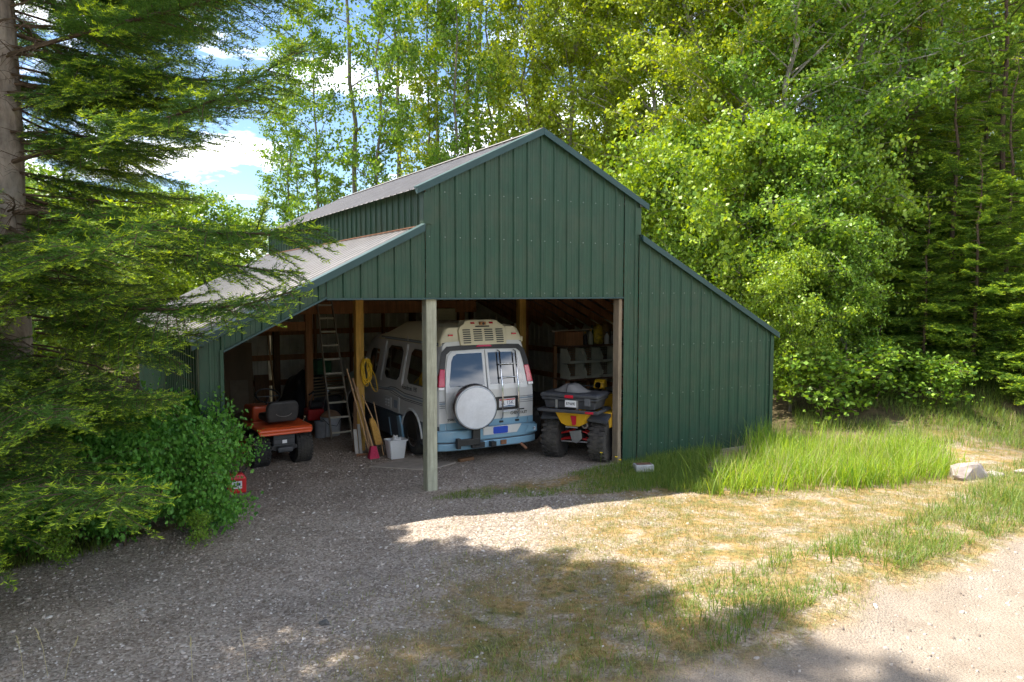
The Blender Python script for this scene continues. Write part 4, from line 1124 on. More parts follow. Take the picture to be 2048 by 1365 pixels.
# rear spoiler / grille pod of the roof with louvre slots
pod = MB()
def podp(x, z, d): 
    yb = np.interp(z, [1.86, 2.0, 2.2, 2.26], [.155, .175, .235, .28]); return (x, yb-d, z)
outl = [(-.42, 1.865), (.42, 1.865), (.44, 2.10), (.40, 2.17), (.33, 2.205), (.30, 2.25), (.20, 2.265), (-.20, 2.265), (-.30, 2.25), (-.33, 2.205), (-.40, 2.17), (-.44, 2.10)]
pod.prism(outl, podp, -.16, .02); pd = pod.build('roof_grille_pod', VANC, van, bevel=.012, smooth=40)
for c_ in range(4):
    for r_ in range(7):
        if r_ == 0 and c_ in (1, 2): continue
        z = 1.905+.034*r_; x = -.30+.20*c_; w = .068 if c_ in (0, 3) else .078
        m = MB(); m.prism(rrect(x-w, x+w, z-.0085, z+.0085, .007, 2), podp, .019, .0225); m.build('slot', BLACK, pd)
for x, z in ((-.17, 2.215), (.17, 2.215)):
    m = MB(); m.prism(rrect(x-.035, x+.035, z-.014, z+.014, .006, 2), podp, .018, .03); m.build('marker_lamp', REDL, pd)
m = MB(); m.prism(rrect(-.13, .13, 2.15, 2.17, .008, 2), podp, .019, .023); m.build('slot', BLACK, pd)
m = MB(); m.box((0, .20, 2.21), (.10, .07, .05)); m.cyl((0, .17, 2.205), (0, .15, 2.205), .022, n=14, mi=1); m.build('rear_camera', [WOODB, BLACK], pd, bevel=.006)
for sg in (-1, 1):
    m = MB(); m.box((sg*.58, .183, 2.03), (.075, .03, .028)); m.build('marker_lamp', REDL, roof_)
m = MB(); m.box((.775, .30, 1.93), (.05, .10, .09)); m.build('roof_fitting', VANC, roof_, bevel=.015)
# tail: black band above the doors, door skins, windows
band = [(-.80, 1.50), (-.74, 1.80), (-.60, 1.872), (.60, 1.872), (.74, 1.80), (.80, 1.50), (.70, 1.50), (.635, 1.73), (.58, 1.79), (-.58, 1.79), (-.635, 1.73), (-.70, 1.50)]
m = MB()
for i in range(5): pass
def strip_rear(name, outer, inner, mat, off, th):
    m = MB(); n = len(outer); vs = []
    for d in (off, off+th):
        for a, b in outer: vs.append((a, ry(b)-d, b))
        for a, b in inner: vs.append((a, ry(b)-d, b))
    fs = []
    for i in range(n-1):
        fs.append((2*n+i, 2*n+i+1, 3*n+i+1, 3*n+i)); fs.append((i, i+1, 2*n+i+1, 2*n+i)); fs.append((n+i, 3*n+i, 3*n+i+1, n+i+1))
    fs.append((0, 2*n, 3*n, n)); fs.append((n-1, 2*n-1, 4*n-1, 3*n-1))
    m.add(vs, fs); return m.build(name, mat, van)
strip_rear('door_surround', [(-.835, 1.42), (-.80, 1.58), (-.755, 1.77), (-.66, 1.855), (0, 1.885), (.66, 1.855), (.755, 1.77), (.80, 1.58), (.835, 1.42)],
           [(-.735, 1.42), (-.71, 1.58), (-.675, 1.73), (-.60, 1.785), (0, 1.80), (.60, 1.785), (.675, 1.73), (.71, 1.58), (.735, 1.42)], BLACK, .002, .010)
def door_poly(sg):
    p = [(.012, .64), (.70, .64), (.745, .9), (.745, 1.2), (.715, 1.45), (.66, 1.70), (.58, 1.775), (.012, 1.785)]
    p = subdiv(p, 4); return [(sg*a, b) for a, b in p]
def rear_skin(name, poly, mat, parent, off, th, cut=((1.15,),)):
    """flat prism in rows: split at the crease so that it follows the tail"""
    m = MB()
    zs = sorted(set([min(b for _, b in poly), max(b for _, b in poly)] + [z for z in (1.15,) if min(b for _, b in poly) < z < max(b for _, b in poly)]))
    for z0, z1 in zip(zs[:-1], zs[1:]):
        q = clip(clip(poly, z0, 1), z1, -1)
        if len(q) > 2: m.prism(q, lambda a, b, d: (a, ry(b)-d, b), off, off+th)
    return m.build(name, mat, parent)
def clip(poly, z, s):
    o = []
    for i in range(len(poly)):
        a, b = poly[i], poly[(i+1) % len(poly)]
        ia, ib = s*(a[1]-z) >= 0, s*(b[1]-z) >= 0
        if ia: o.append(a)
        if ia != ib:
            t = (z-a[1])/(b[1]-a[1]); o.append((a[0]+(b[0]-a[0])*t, z))
    return o
doors = []
for sg in (-1, 1):
    d = rear_skin('rear_door', door_poly(sg), VANW, van, .003, .014); doors.append(d)
    g = subdiv([(sg*a, b) for a, b in [(.055, 1.235), (.665, 1.225), (.672, 1.27), (.605, 1.62), (.565, 1.70), (.50, 1.735), (.055, 1.74)]], 3)
    rear_skin('rear_window', g, GLASS, d, .0145, .005)
    rear_skin('blue_lower_panel', [(sg*a, b) for a, b in ((.014, .56), (.735, .56), (.745, .665), (.014, .665))], VANB, d, .0015, .018)
    for z, w in ((1.00, .008), (.965, .022), (.935, .007), (.905, .007)):
        rear_skin('stripe', [(sg*a, b) for a, b in ((.40 if sg > 0 else .74, z), (.745 if sg > 0 else .742, z), (.745 if sg > 0 else .742, z+w), (.40 if sg > 0 else .74, z+w))], STRIPE if w != .022 else STRIPEB, d, .0175, .002)
for z, w in ((1.00, .008), (.965, .022), (.935, .007), (.905, .007)):
    for sg in (-1, 1): rear_skin('stripe', [(sg*.752, z), (sg*.852, z), (sg*.852, z+w), (sg*.752, z+w)], STRIPE if w != .022 else STRIPEB, van, .003, .003)
rear_skin('blue_corner_panel', [(-.85, .56), (-.752, .56), (-.752, .665), (-.85, .665)], VANB, van, .003, .012)
rear_skin('blue_corner_panel', [(.752, .56), (.85, .56), (.85, .665), (.752, .665)], VANB, van, .003, .012)
# lamps
for sg in (-1, 1):
    p = subdiv([(sg*a, b) for a, b in ((.750, 1.235), (.862, 1.235), (.835, 1.40), (.805, 1.515), (.722, 1.505), (.738, 1.38))], 2)
    m = MB(); m.prism(p, lambda a, b, d: (a, ry(b)-d+.0, b), -.12, .018); t = m.build('tail_lamp', REDL, van, bevel=.008)
    m = MB(); m.prism([(sg*a, b) for a, b in ((.762, 1.19), (.862, 1.19), (.862, 1.231), (.762, 1.231))], lambda a, b, d: (a, ry(b)-d, b), -.10, .018); m.build('reversing_lamp', CLEARL, t, bevel=.004)
m = MB(); m.prism([(-.15, 1.835), (.15, 1.835), (.10, 1.875), (-.10, 1.875)], lambda a, b, d: (a, ry(b)-d, b), .012, .030); m.build('brake_lamp', REDL, van, bevel=.004)
# rear bumper in blue: upper step, lower roll pan
def bump(name, zr, mat, y_out, xw, parent, bevel=.02):
    m = MB(); n = 14; secs = []
    for i in range(n+1):
        f = -1+2*i/n; x = xw*f; yb = .04-y_out*(1-abs(f)**5*.75)
        secs.append([(x, yb, zr[0]), (x, yb, zr[1]), (x, .16, zr[1]), (x, .16, zr[0])])
    m.loft(secs); return m.build(name, mat, parent, bevel=bevel, smooth=40)
bp = bump('rear_bumper', (.37, .555), VANB, .15, .905, van)
bump('bumper_roll_pan', (.235, .355), VANB, .13, .895, bp)
bump('bumper_groove', (.35, .375), STRIPE, .115, .88, bp, .003)
m = MB(); m.prism([(-.16, .445), (.46, .445), (.55, .575), (-.16, .575)], lambda a, b, d: (a, -.111-d, b), 0, .012); m.build('step_plate', VANW, bp, bevel=.004)
m = MB(); m.prism(rrect(.02, .29, .452, .565, .02), lambda a, b, d: (a, -.124-d, b), 0, .003); m.build('blue_sticker', BLUEST, bp)
m = MB(); m.prism([(.62, .42), (.86, .42), (.86, .545), (.70, .545)], lambda a, b, d: (a, -.085-d-.025*(1-((a-.6)/.3)**2), b), 0, .008); m.build('bumper_step_edge', VANB, bp, bevel=.003)
m = MB(); m.box((.79, -.098, .47), (.075, .012, .055)); m.build('small_sticker', WHITEP, bp)
m = MB(); m.box((.79, -.1055, .475), (.05, .002, .014)); m.build('sticker_print', STRIPE, bp)
# hitch and spare wheel carrier
m = MB(); m.bb(-.045, .045, -.19, .02, .26, .34); m.bb(-.30, .30, -.06, .0, .255, .315); hi_ = m.build('tow_hitch', BLACK, van, bevel=.005)
m = MB(); m.bb(.17, .27, -.12, .02, .265, .335); m.build('hitch_receiver', RUST, van, bevel=.004)
SPX, SPZ = -.37, .935
m = MB(); m.bb(SPX-.01, SPX+.12, -.20, -.14, .30, .95); m.bb(-.62, SPX+.1, -.21, -.15, .33, .43); m.bb(-.66, -.60, -.22, -.14, .29, .45); m.bb(SPX-.02, SPX+.2, -.20, -.13, .27, .36)
carrier = m.build('wheel_carrier', BLACK, van, bevel=.006)
sp_ang = R(-10)
SM = Matrix.Translation((SPX, -.17, SPZ)) @ Matrix.Rotation(sp_ang, 4, 'Z')
m = MB(); m.lathe([(.16, .02), (.33, .02), (.355, -.02), (.36, -.09), (.352, -.15), (.335, -.165)], axis='y', n=48, M=SM); sp = m.build('spare_tyre', RUBBER, van, smooth=35)
m = MB(); m.lathe([(.0, -.186), (.30, -.186), (.325, -.180), (.337, -.166)], axis='y', n=56, M=SM); m.build('spare_cover_face', M_('scuffed white vinyl', (.70, .71, .73), rough=.45, var=.10, scale=9, bump=.15, bscale=14, dirt=(.42, .41, .40), dirt_amt=.45), sp, smooth=35)
m = MB(); m.tube([tuple(SM @ Vector((.322*math.cos(R(a)), -.1825, .322*math.sin(R(a))))) for a in range(0, 360, 8)], .004, 6, close=True); m.build('cover_piping', STRIPEB, sp)
m = MB(); m.lathe([(.335, -.168), (.348, -.163), (.357, -.13), (.362, -.09), (.3635, -.04), (.35, .0), (.30, .01), (.28, -.0)], axis='y', n=56, M=SM); m.build('spare_cover_side', M_('dark glossy cover', (.05, .045, .045), rough=.2, var=.1, coat=.5), sp, smooth=35)
# ladder
lad = MB()
def lp(x, z): return (x, ry(z)-.075, z)
for x in (.24, .54): lad.tube([(x, ry(.68)-.02, .66), lp(x, .69), lp(x, 1.0), lp(x+.0, 1.2), lp(x-.0, 1.75), (x, ry(1.76)-.02, 1.765)], .0125, 10)
lo = lad.build('rear_ladder', CHROME, van, smooth=60)
for z in (.78, 1.335, 1.55):
    m = MB(); m.cyl(lp(.225, z), lp(.555, z), .0115, n=10); m.build('ladder_rung', CHROME, lo, smooth=60)
for x in (.24, .54):
    m = MB(); m.box((x, ry(.62)-.025, .615), (.07, .02, .03)); m.build('ladder_bracket', BLACK, lo)
# plate with recess
m = MB(); m.prism(rrect(.12, .56, .80, 1.02, .03), lambda a, b, d: (a, ry(b)-d, b), .0165, .026); pr = m.build('plate_recess', BLACK, van, bevel=.004)
m = MB(); m.prism(rrect(.20, .50, .845, .985, .012, 3), lambda a, b, d: (a, ry(b)-d, b), .027, .031); pl = m.build('number_plate', M_('plate white', (.75, .76, .78), rough=.4, var=.05), pr)
m = MB(); m.prism([(.206, .957), (.494, .957), (.494, .978), (.206, .978)], lambda a, b, d: (a, ry(b)-d, b), .0312, .0318); m.build('plate_red_band', M_('plate red', (.5, .04, .03), rough=.4, var=.05), pl)
m = MB(); m.prism([(.206, .853), (.30, .862), (.38, .875), (.44, .868), (.494, .858), (.494, .850), (.206, .850)], lambda a, b, d: (a, ry(b)-d, b), .0312, .0318); m.build('plate_mountains', M_('plate blue', (.08, .16, .26), rough=.4, var=.1), pl)
def text(name, s, size, M, mat, parent, ext=.0015, sx=1.0, bold=0.0, shear=0.0):
    cu = bpy.data.curves.new(name, 'FONT'); cu.body = s; cu.size = size; cu.extrude = ext; cu.offset = bold; cu.shear = shear
    cu.align_x = 'CENTER'; cu.align_y = 'CENTER'; cu.resolution_u = 3
    tmp = bpy.data.objects.new(name, cu); COL.objects.link(tmp)
    dg = bpy.context.evaluated_depsgraph_get(); me = bpy.data.meshes.new_from_object(tmp.evaluated_get(dg))
    COL.objects.unlink(tmp); bpy.data.objects.remove(tmp)
    me.materials.clear(); me.materials.append(mat); me.name = name
    me.transform(M @ Matrix.Diagonal((sx, 1, 1, 1)))
    return link(name, me, parent)
def rearM(x, z, d): return Matrix.Translation((x, ry(z)-d, z)) @ Matrix.Rotation(R(90), 4, 'X')
INK = M_('ink', (.02, .02, .022), rough=.5, var=.05)
text('plate_number', '7L 15K', .085, rearM(.35, .915, .0325), M_('plate ink', (.03, .05, .12), rough=.5, var=.05), pl, .0004, .95)
text('plate_state', 'IDAHO', .022, rearM(.30, .9675, .0324), M_('plate gold', (.8, .75, .6), rough=.5, var=.05), pl, .0004)
text('maker_lettering', 'CHEVROLET', .062, rearM(.575, .735, .0185), INK, van, .002, .92, .0012)

text('model_lettering', '2500', .050, rearM(-.66, .715, .0185), INK, van, .002, 1.25, .0012)
m = MB(); m.bb(.55, .68, ry(.79)-.022, ry(.79)-.018, .782, .802); m.build('dealer_badge', INK, van)
Ml = Matrix.Translation((-hw(1.105)-.004, 1.13, 1.105)) @ Matrix.Rotation(R(-90), 4, 'Z') @ Matrix.Rotation(R(90), 4, 'X')
text('side_lettering', 'Roadtrek 190', .115, Ml, INK, van, .001, 1.0, .0004, .25)
# wheels
def wheel(loc, out):
    Mx = Matrix.Translation(loc) @ (Matrix.Identity(4) if out > 0 else Matrix.Rotation(math.pi, 4, 'Z'))
    m = MB(); m.lathe([(.19, -.11), (.27, -.115), (.315, -.095), (.332, -.06), (.335, 0), (.332, .06), (.315, .095), (.27, .115), (.205, .108), (.19, .09)], axis='x', n=48, M=Mx)
    t = m.build('wheel', RUBBER, van, smooth=40)
    m = MB(); m.lathe([(.0, .03), (.05, .035), (.06, .075), (.085, .08), (.10, .04), (.155, .05), (.175, .085), (.203, .10), (.208, .09)], axis='x', n=40, M=Mx); m.build('rim', M_('steel rim', (.42, .42, .43), rough=.35, metal=.5, var=.1), t, smooth=35)
    m = MB(); m.lathe([(.0, .095), (.038, .094), (.048, .078)], axis='x', n=20, M=Mx); m.build('hub_cap', BLACK, t, smooth=35)
AX = 1.03
for x in (-.785, .785):
    for y in (AX, AX+2.95): wheel((x, y, .335), -1 if x < 0 else 1)
# wheel arches: dark disc behind a raised lip
for sg in (-1, 1):
    for y in (AX, AX+2.95):
        m = MB(); pts = [(.40*math.cos(R(a)), .40*math.sin(R(a))) for a in range(-8, 189, 7)]
        m.prism(pts+[], lambda a, b, d: (sg*(hw(.335+max(b, -.1))+d), y+a, .335+b), .0015, .006); ar = m.build('wheel_well', BLACK, van)
        m = MB(); m.tube([(sg*(hw(.335+b)+.008), y+a, .335+b) for a, b in [(.415*math.cos(R(q)), .43*math.sin(R(q))) for q in range(-5, 186, 8)]], .02, 8); m.build('arch_lip', VANW, ar, smooth=60)
# door mirror, front lamps and screen seen past the ladder
m = MB(); m.box((-.99, 3.25, 1.16), (.16, .08, .22)); m.build('door_mirror', BLACK, van, bevel=.02)
m = MB(); m.add([(-.62, 3.34, 1.72), (.62, 3.34, 1.72), (.74, 3.86, 1.20), (-.74, 3.86, 1.20)], [(0, 1, 2, 3)]); m.build('windscreen', GLASS, van)
for sg in (-1, 1):
    m = MB(); m.box((sg*.62, 4.80, .72), (.26, .06, .14)); m.build('headlight', CLEARL, van, bevel=.01)
m = MB(); m.box((0, 4.82, .45), (1.6, .12, .18)); m.build('front_bumper', VANB, van, bevel=.02)
m = MB(); m.cyl((.55, -.02, .27), (.62, -.16, .16), .025, n=10); m.build('exhaust_pipe', RUST, van)
m = MB(); m.bb(-.6, .6, .15, 4.5, .2, .26); m.build('chassis', BLACK, van)
# ================================================================ QUAD BIKE  (x right, y forward, origin under the rear axle)
YEL = M_('yellow plastic', (.72, .40, .015), rough=.38, var=.08, scale=3, dirt=(.45, .30, .08), dirt_amt=.4)
ORANGE = M_('orange red paint', (.62, .085, .02), rough=.35, var=.1, scale=3, coat=.3, dirt=(.40, .12, .06), dirt_amt=.4)
REDP = M_('red paint', (.50, .02, .018), rough=.4, var=.15, scale=5)
RUBBER2 = M_('dusty rubber', (.045, .040, .036), rough=.9, var=.35, scale=10, dirt=(.16, .14, .11), dirt_amt=.6)
def knobby(parent, loc, r, w, out, rimr=.17, name='wheel', pitch=22, rimmat=None):
    Mx = Matrix.Translation(loc) @ (Matrix.Identity(4) if out > 0 else Matrix.Rotation(math.pi, 4, 'Z'))
    m = MB(); h = w/2
    m.lathe([(rimr, -h*.85), (r*.72, -h), (r*.90, -h*.92), (r*.955, -h*.6), (r*.965, 0), (r*.955, h*.6), (r*.90, h*.92), (r*.72, h), (rimr, h*.85)], axis='x', n=40, M=Mx)
    for k in range(pitch):
        a = 2*math.pi*k/pitch
        for row, (x0, x1, sh) in enumerate(((-h*.98, -h*.38, 0), (-h*.28, h*.28, .5), (h*.38, h*.98, 0))):
            aa = a+sh*2*math.pi/pitch; R_ = Matrix.Rotation(aa, 4, 'X')
            m.box(((x0+x1)/2, 0, r*.965), (x1-x0, r*2*math.pi/pitch*.42, r*.085), M=Mx @ R_)
    t = m.build(name, RUBBER2, parent)
    m = MB(); m.lathe([(0, h*.30), (.05, h*.30), (.07, h*.42), (rimr*.72, h*.30), (rimr*.86, h*.72), (rimr*1.02, h*.86), (rimr*1.04, h*.75), (rimr*.98, -h*.6), (rimr*.2, -h*.55)], axis='x', n=32, M=Mx)
    m.build('rim', rimmat or STEEL, t, smooth=35)
    return t
quad = thing('quad_bike', 'yellow quad bike with knobbly tyres and a grey cargo box on its rack', 'quad bike', (1.09, 12.08, 0), R(-26))
for x in (-.40, .40):
    for y in (0, 1.24): knobby(quad, (x, y, .335), .335, .27, 1 if x > 0 else -1)
m = MB(); m.bb(-.10, .10, -.05, 1.3, .30, .42); m.bb(-.16, .16, .25, .95, .34, .62); m.build('engine', BLACK, quad, bevel=.02)
m = MB()
for sg in (-1, 1):
    for z, z2 in ((.34, .30), (.46, .40)):
        for y in (-.12, .14): m.tube([(sg*.09, y*.5, z), (sg*.30, y*.3, z2)], .017, 8)
m.build('suspension_arms', REDP, quad, smooth=60)
for sg in (-1, 1):
    m = MB(); m.tube([(sg*.12, .08, .60), (sg*.26, .04, .40)], .03, 10); m.build('shock_absorber', BLACK, quad, smooth=50)
m = MB(); m.prism([(-.11, .46), (.09, .50), (.11, .36), (.02, .27), (-.06, .30)], lambda a, b, d: (a, -.13-d, b), 0, .02); m.build('skid_plate', STEEL, quad, bevel=.006)
m = MB(); m.cyl((-.26, -.11, .285), (.20, -.11, .30), .012, n=8); m.build('axle_bar', STEEL, quad)
m = MB(); m.lathe([(0, -.20), (.055, -.20), (.062, -.185), (.062, .24), (.03, .28)], c=(.17, .02, .585), axis='y', n=20); mu = m.build('muffler', M_('burnt steel', (.30, .27, .25), rough=.45, metal=.7), quad, smooth=40)
m = MB(); m.lathe([(0, -.205), (.03, -.206), (.03, -.19)], c=(.17, .02, .585), axis='y', n=14); m.build('muffler_tip', BLACK, mu)
# rear fenders: grey lips, yellow inner body
for sg in (-1, 1):
    m = MB(); secs = []
    for a in range(50, 121, 10):
        y = -math.cos(R(a))*.42+.02; z = .40+math.sin(R(a))*.40
        secs.append([(sg*.17, y, z), (sg*.56, y, z-.015), (sg*.565, y, z-.06), (sg*.17, y, z-.035)])
    m.loft(secs); m.build('rear_fender', GREYP if sg < 0 else GREYP, quad, smooth=50)
m = MB(); m.prism([(-.27, .81), (.29, .81), (.20, .62), (.12, .58), (-.10, .58), (-.18, .62)], lambda a, b, d: (a, -.36-d+.25*(.8-b), b), -.18, .015); m.build('tail_panel', YEL, quad, bevel=.012)
m = MB(); m.prism([(.0, .76), (.10, .76), (.08, .61), (.02, .60)], lambda a, b, d: (a, -.377-d+.25*(.8-b), b), 0, .02); m.build('tail_lamp', REDL, quad, bevel=.006)
m = MB(); m.box((.02, -.37, .575), (.20, .03, .02)); m.build('plate_bracket', STEEL, quad)
m = MB(); m.prism([(.30, .46), (.57, .56), (.57, .795), (.26, .795)], lambda a, b, d: (a, .25+d, b), -.30, .25); m.build('side_panel', YEL, quad, bevel=.02)
m = MB(); m.prism([(-.36, .50), (-.56, .62), (-.56, .78), (-.30, .78)], lambda a, b, d: (a, .25+d, b), -.22, .05); m.build('side_panel', YEL, quad, bevel=.02)
# rack and cargo box
rk = MB()
rk.bb(-.52, .50, -.50, -.44, .815, .865); rk.bb(-.52, .50, .10, .15, .815, .865); rk.bb(-.52, -.47, -.44, .10, .815, .865); rk.bb(.45, .50, -.44, .10, .815, .865)
for x in (-.25, 0, .25): rk.bb(x-.015, x+.015, -.44, .10, .825, .855)
rack = rk.build('rear_rack', GREYP, quad, bevel=.012)
m = MB(); m.box((.36, -.503, .842), (.13, .012, .035)); m.build('reflector', REDL, rack)
m = MB(); secs = []
def bx(z, gx, gy): return [(-.45-gx, -.40-gy, z), (.43+gx, -.40-gy, z), (.43+gx, .10+gy, z), (-.45-gx, .10+gy, z)]
m.loft([bx(.868, -.03, -.02), bx(1.0, .0, .0), bx(1.005, .03, .03), bx(1.045, .03, .03)]); cargo = m.build('cargo_box', GREYP, quad, bevel=.018)
m = MB(); m.loft([bx(1.047, .045, .045), bx(1.10, .045, .045), bx(1.115, .01, .01)]); lid = m.build('box_lid', GREYP, cargo, bevel=.018)
m = MB(); m.loft([[(-.40, -.37, 1.112), (.28, -.37, 1.112), (.28, .10, 1.112), (-.40, .10, 1.112)], [(-.40, -.38, 1.125), (.28, -.38, 1.125), (.28, .10, 1.125), (-.40, .10, 1.125)], [(-.30, -.34, 1.165), (.16, -.34, 1.165), (.16, .06, 1.165), (-.30, .06, 1.165)], [(-.19, -.31, 1.23), (.06, -.31, 1.23), (.06, .03, 1.23), (-.19, .03, 1.23)], [(-.15, -.27, 1.245), (.02, -.27, 1.245), (.02, -.01, 1.245), (-.15, -.01, 1.245)]])
m.build('seat_pad', M_('dusty grey vinyl', (.16, .155, .15), rough=.75, var=.2, dirt=(.25, .23, .2), dirt_amt=.5), lid, sub=2)
m = MB(); m.tube([(-.08, -.35, 1.10), (-.08, -.345, 1.17), (-.08, -.30, 1.235), (-.07, -.13, 1.252), (-.07, .06, 1.15)], .008, 6); m.build('strap', BLACK, lid)
for x in (-.22, .13):
    m = MB(); m.bb(x-.018, x+.018, -.427, -.418, .87, 1.02); m.build('latch', STEEL, cargo, bevel=.003)
m = MB(); m.box((.0, -.445, 1.07), (.14, .012, .048)); m.build('reflector', REDL, lid)
m = MB(); m.box((.02, -.425, .955), (.19, .008, .11)); qp = m.build('licence_plate', M_('plate white 2', (.78, .78, .78), rough=.4, var=.04), cargo, bevel=.004)
Mq = Matrix.Translation((.02, -.4300, .955)) @ Matrix.Rotation(R(90), 4, 'X')
text('plate_number', 'B7N69E', .058, Mq, INK, qp, .0004, .78, .001)
m = MB(); m.box((.30, -.415, 1.0), (.10, .05, .14)); m.build('hinge_block', M_('grey plastic', (.10, .105, .115), rough=.6), cargo, bevel=.01)
# seat, tank, front body, bars, lamp pod
m = MB(); m.loft([[(-.15, .20, .80), (.15, .20, .80), (.12, .20, .92), (-.12, .20, .92)], [(-.15, .62, .72), (.15, .62, .72), (.11, .62, .84), (-.11, .62, .84)], [(-.13, .85, .74), (.13, .85, .74), (.09, .85, .87), (-.09, .85, .87)]]); m.build('seat', BLACK, quad, bevel=.03)
m = MB(); m.loft([[(-.16, .84, .60), (.16, .84, .60), (.12, .84, .90), (-.12, .84, .90)], [(-.28, 1.2, .62), (.28, 1.2, .62), (.22, 1.2, .92), (-.22, 1.2, .92)], [(-.30, 1.5, .60), (.30, 1.5, .60), (.24, 1.5, .82), (-.24, 1.5, .82)]]); m.build('front_cowl', YEL, quad, bevel=.03)
for sg in (-1, 1):
    m = MB(); secs = []
    for a in range(0, 181, 15):
        y = 1.24-math.cos(R(a))*.42; z = .40+math.sin(R(a))*.42
        secs.append([(sg*.22, y, z), (sg*.56, y, z-.015), (sg*.565, y, z-.06), (sg*.22, y, z-.035)])
    m.loft(secs); m.build('front_fender', YEL, quad, smooth=50)
    m = MB(); m.prism([(.62, .48), (.86, .48), (.98, .86), (.74, .86)], lambda a, b, d: (sg*(.34+d), a, b), 0, .14); m.build('knee_panel', YEL, quad, bevel=.015)
m = MB(); m.prism([(.66, .58), (.80, .58), (.86, .76), (.72, .76)], lambda a, b, d: (.482+d, a, b), 0, .004); m.build('decal', M_('grey decal', (.35, .35, .38), rough=.4), quad)
m = MB(); m.tube([(-.38, .92, 1.06), (-.20, 1.0, 1.07), (0, 1.02, 1.02), (.20, 1.0, 1.07), (.38, .92, 1.06)], .013, 8); hb = m.build('handlebar', BLACK, quad, smooth=60)
m = MB(); m.loft([[(-.10, .94, 1.04), (.10, .94, 1.04), (.08, .94, 1.14), (-.08, .94, 1.14)], [(-.11, 1.04, 1.02), (.11, 1.04, 1.02), (.10, 1.04, 1.19), (-.10, 1.04, 1.19)], [(-.09, 1.16, 1.05), (.09, 1.16, 1.05), (.08, 1.16, 1.17), (-.08, 1.16, 1.17)]]); pod_ = m.build('headlight_pod', YEL, quad, bevel=.02)
m = MB(); m.lathe([(0, .01), (.045, .01), (.055, .0), (.05, -.03)], c=(0, .93, 1.10), axis='y', n=20); m.build('gauge', CHROME, pod_, smooth=40)
m = MB(); m.tube([(0, 1.02, 1.02), (0, 1.12, .80)], .03, 8); m.build('steering_stem', BLACK, quad)
m = MB(); m.tube([(.5, .45, .835), (.5, 1.6, .90), (0, 1.66, .90), (-.5, 1.6, .90), (-.5, .45, .835)], .014, 6); m.build('front_rack', BLACK, quad)

# ================================================================ RIDING MOWER
mow = thing('riding_mower', 'orange riding mower with black seat parked in the left bay', 'mower', bw(-1.31, 2.72), TH+R(4))
def turf(loc, r, w, out, pitch=30):
    Mx = Matrix.Translation(loc) @ (Matrix.Identity(4) if out > 0 else Matrix.Rotation(math.pi, 4, 'Z')); h = w/2
    m = MB(); m.lathe([(r*.42, -h*.8), (r*.74, -h), (r*.92, -h*.9), (r*.97, -h*.5), (r*.975, h*.5), (r*.92, h*.9), (r*.74, h), (r*.42, h*.8)], axis='x', n=36, M=Mx)
    for k in range(pitch):
        for c_ in range(5):
            aa = 2*math.pi*(k+.5*(c_ % 2))/pitch; m.box((-h*.8+c_*h*.4, 0, r*.975), (h*.33, r*2*math.pi/pitch*.66, r*.05), M=Mx @ Matrix.Rotation(aa, 4, 'X'))
    t = m.build('wheel', RUBBER, mow); m = MB(); m.lathe([(0, h*.2), (r*.2, h*.25), (r*.36, h*.4), (r*.44, h*.7), (r*.45, -h*.5), (0, -h*.5)], axis='x', n=24, M=Mx); m.build('rim', M_('mower rim', (.3, .3, .3), rough=.6), t, smooth=35)
turf((-.33, 0, .262), .262, .255, -1); turf((.33, 0, .262), .262, .255, 1)
turf((-.36, 1.22, .19), .19, .15, -1, 24); turf((.36, 1.22, .19), .19, .15, 1, 24)
m = MB(); secs = []
for y, z, s in ((-.34, .565, .92), (-.35, .60, .97), (-.30, .635, 1), (.30, .655, 1), (.36, .62, .97)):
    secs.append([(-.43*s, y, z-.05), (.43*s, y, z-.05), (.42*s, y, z), (-.42*s, y, z)])
m.loft(secs); m.build('rear_deck', ORANGE, mow, bevel=.02, seg=3)
m = MB(); m.bb(-.17, .17, -.24, .25, .26, .545); m.bb(-.12, .12, -.30, -.24, .24, .32); md_ = m.build('rear_housing', GREYP, mow, bevel=.02)
for z in (.36, .44, .50):
    m = MB(); m.bb(-.15, .15, -.249, -.241, z, z+.012); m.build('housing_rib', BLACK, md_)
m = MB(); m.box((0, -.25, .40), (.07, .008, .05)); m.build('label', WHITEP, md_)
m = MB()
for i, (y, z, wx, hx) in enumerate(((-.10, .70, .20, .05), (-.10, .72, .245, .07))): pass
m.loft([[(-.22, -.18, .69), (.22, -.18, .69), (.22, -.06, .69), (-.22, -.06, .69)], [(-.25, -.20, .80), (.25, -.20, .80), (.25, -.08, .80), (-.25, -.08, .80)], [(-.25, -.235, .96), (.25, -.235, .96), (.25, -.12, .96), (-.25, -.12, .96)], [(-.19, -.25, 1.03), (.19, -.25, 1.03), (.19, -.15, 1.03), (-.19, -.15, 1.03)]])
m.bb(-.23, .23, -.10, .36, .68, .80); st = m.build('seat', M_('black vinyl', (.030, .030, .032), rough=.55, var=.3, dirt=(.10, .09, .08), dirt_amt=.5), mow, bevel=.045, seg=4)
m = MB(); m.tube([(.13*math.cos(R(a)), -.247-.0, .86+.07*math.sin(R(a))) for a in range(200, 341, 14)], .006, 6); m.build('seat_seam', M_('worn vinyl', (.16, .15, .14), rough=.7), st)
m = MB(); m.loft([[(-.24, .62, .50), (.24, .62, .50), (.24, .62, .86), (-.24, .62, .86)], [(-.23, 1.2, .48), (.23, 1.2, .48), (.22, 1.2, .82), (-.22, 1.2, .82)], [(-.20, 1.48, .46), (.20, 1.48, .46), (.18, 1.48, .70), (-.18, 1.48, .70)]]); m.build('hood', ORANGE, mow, bevel=.04, seg=3)
m = MB(); m.lathe([(.0, 0)], n=3) if False else None
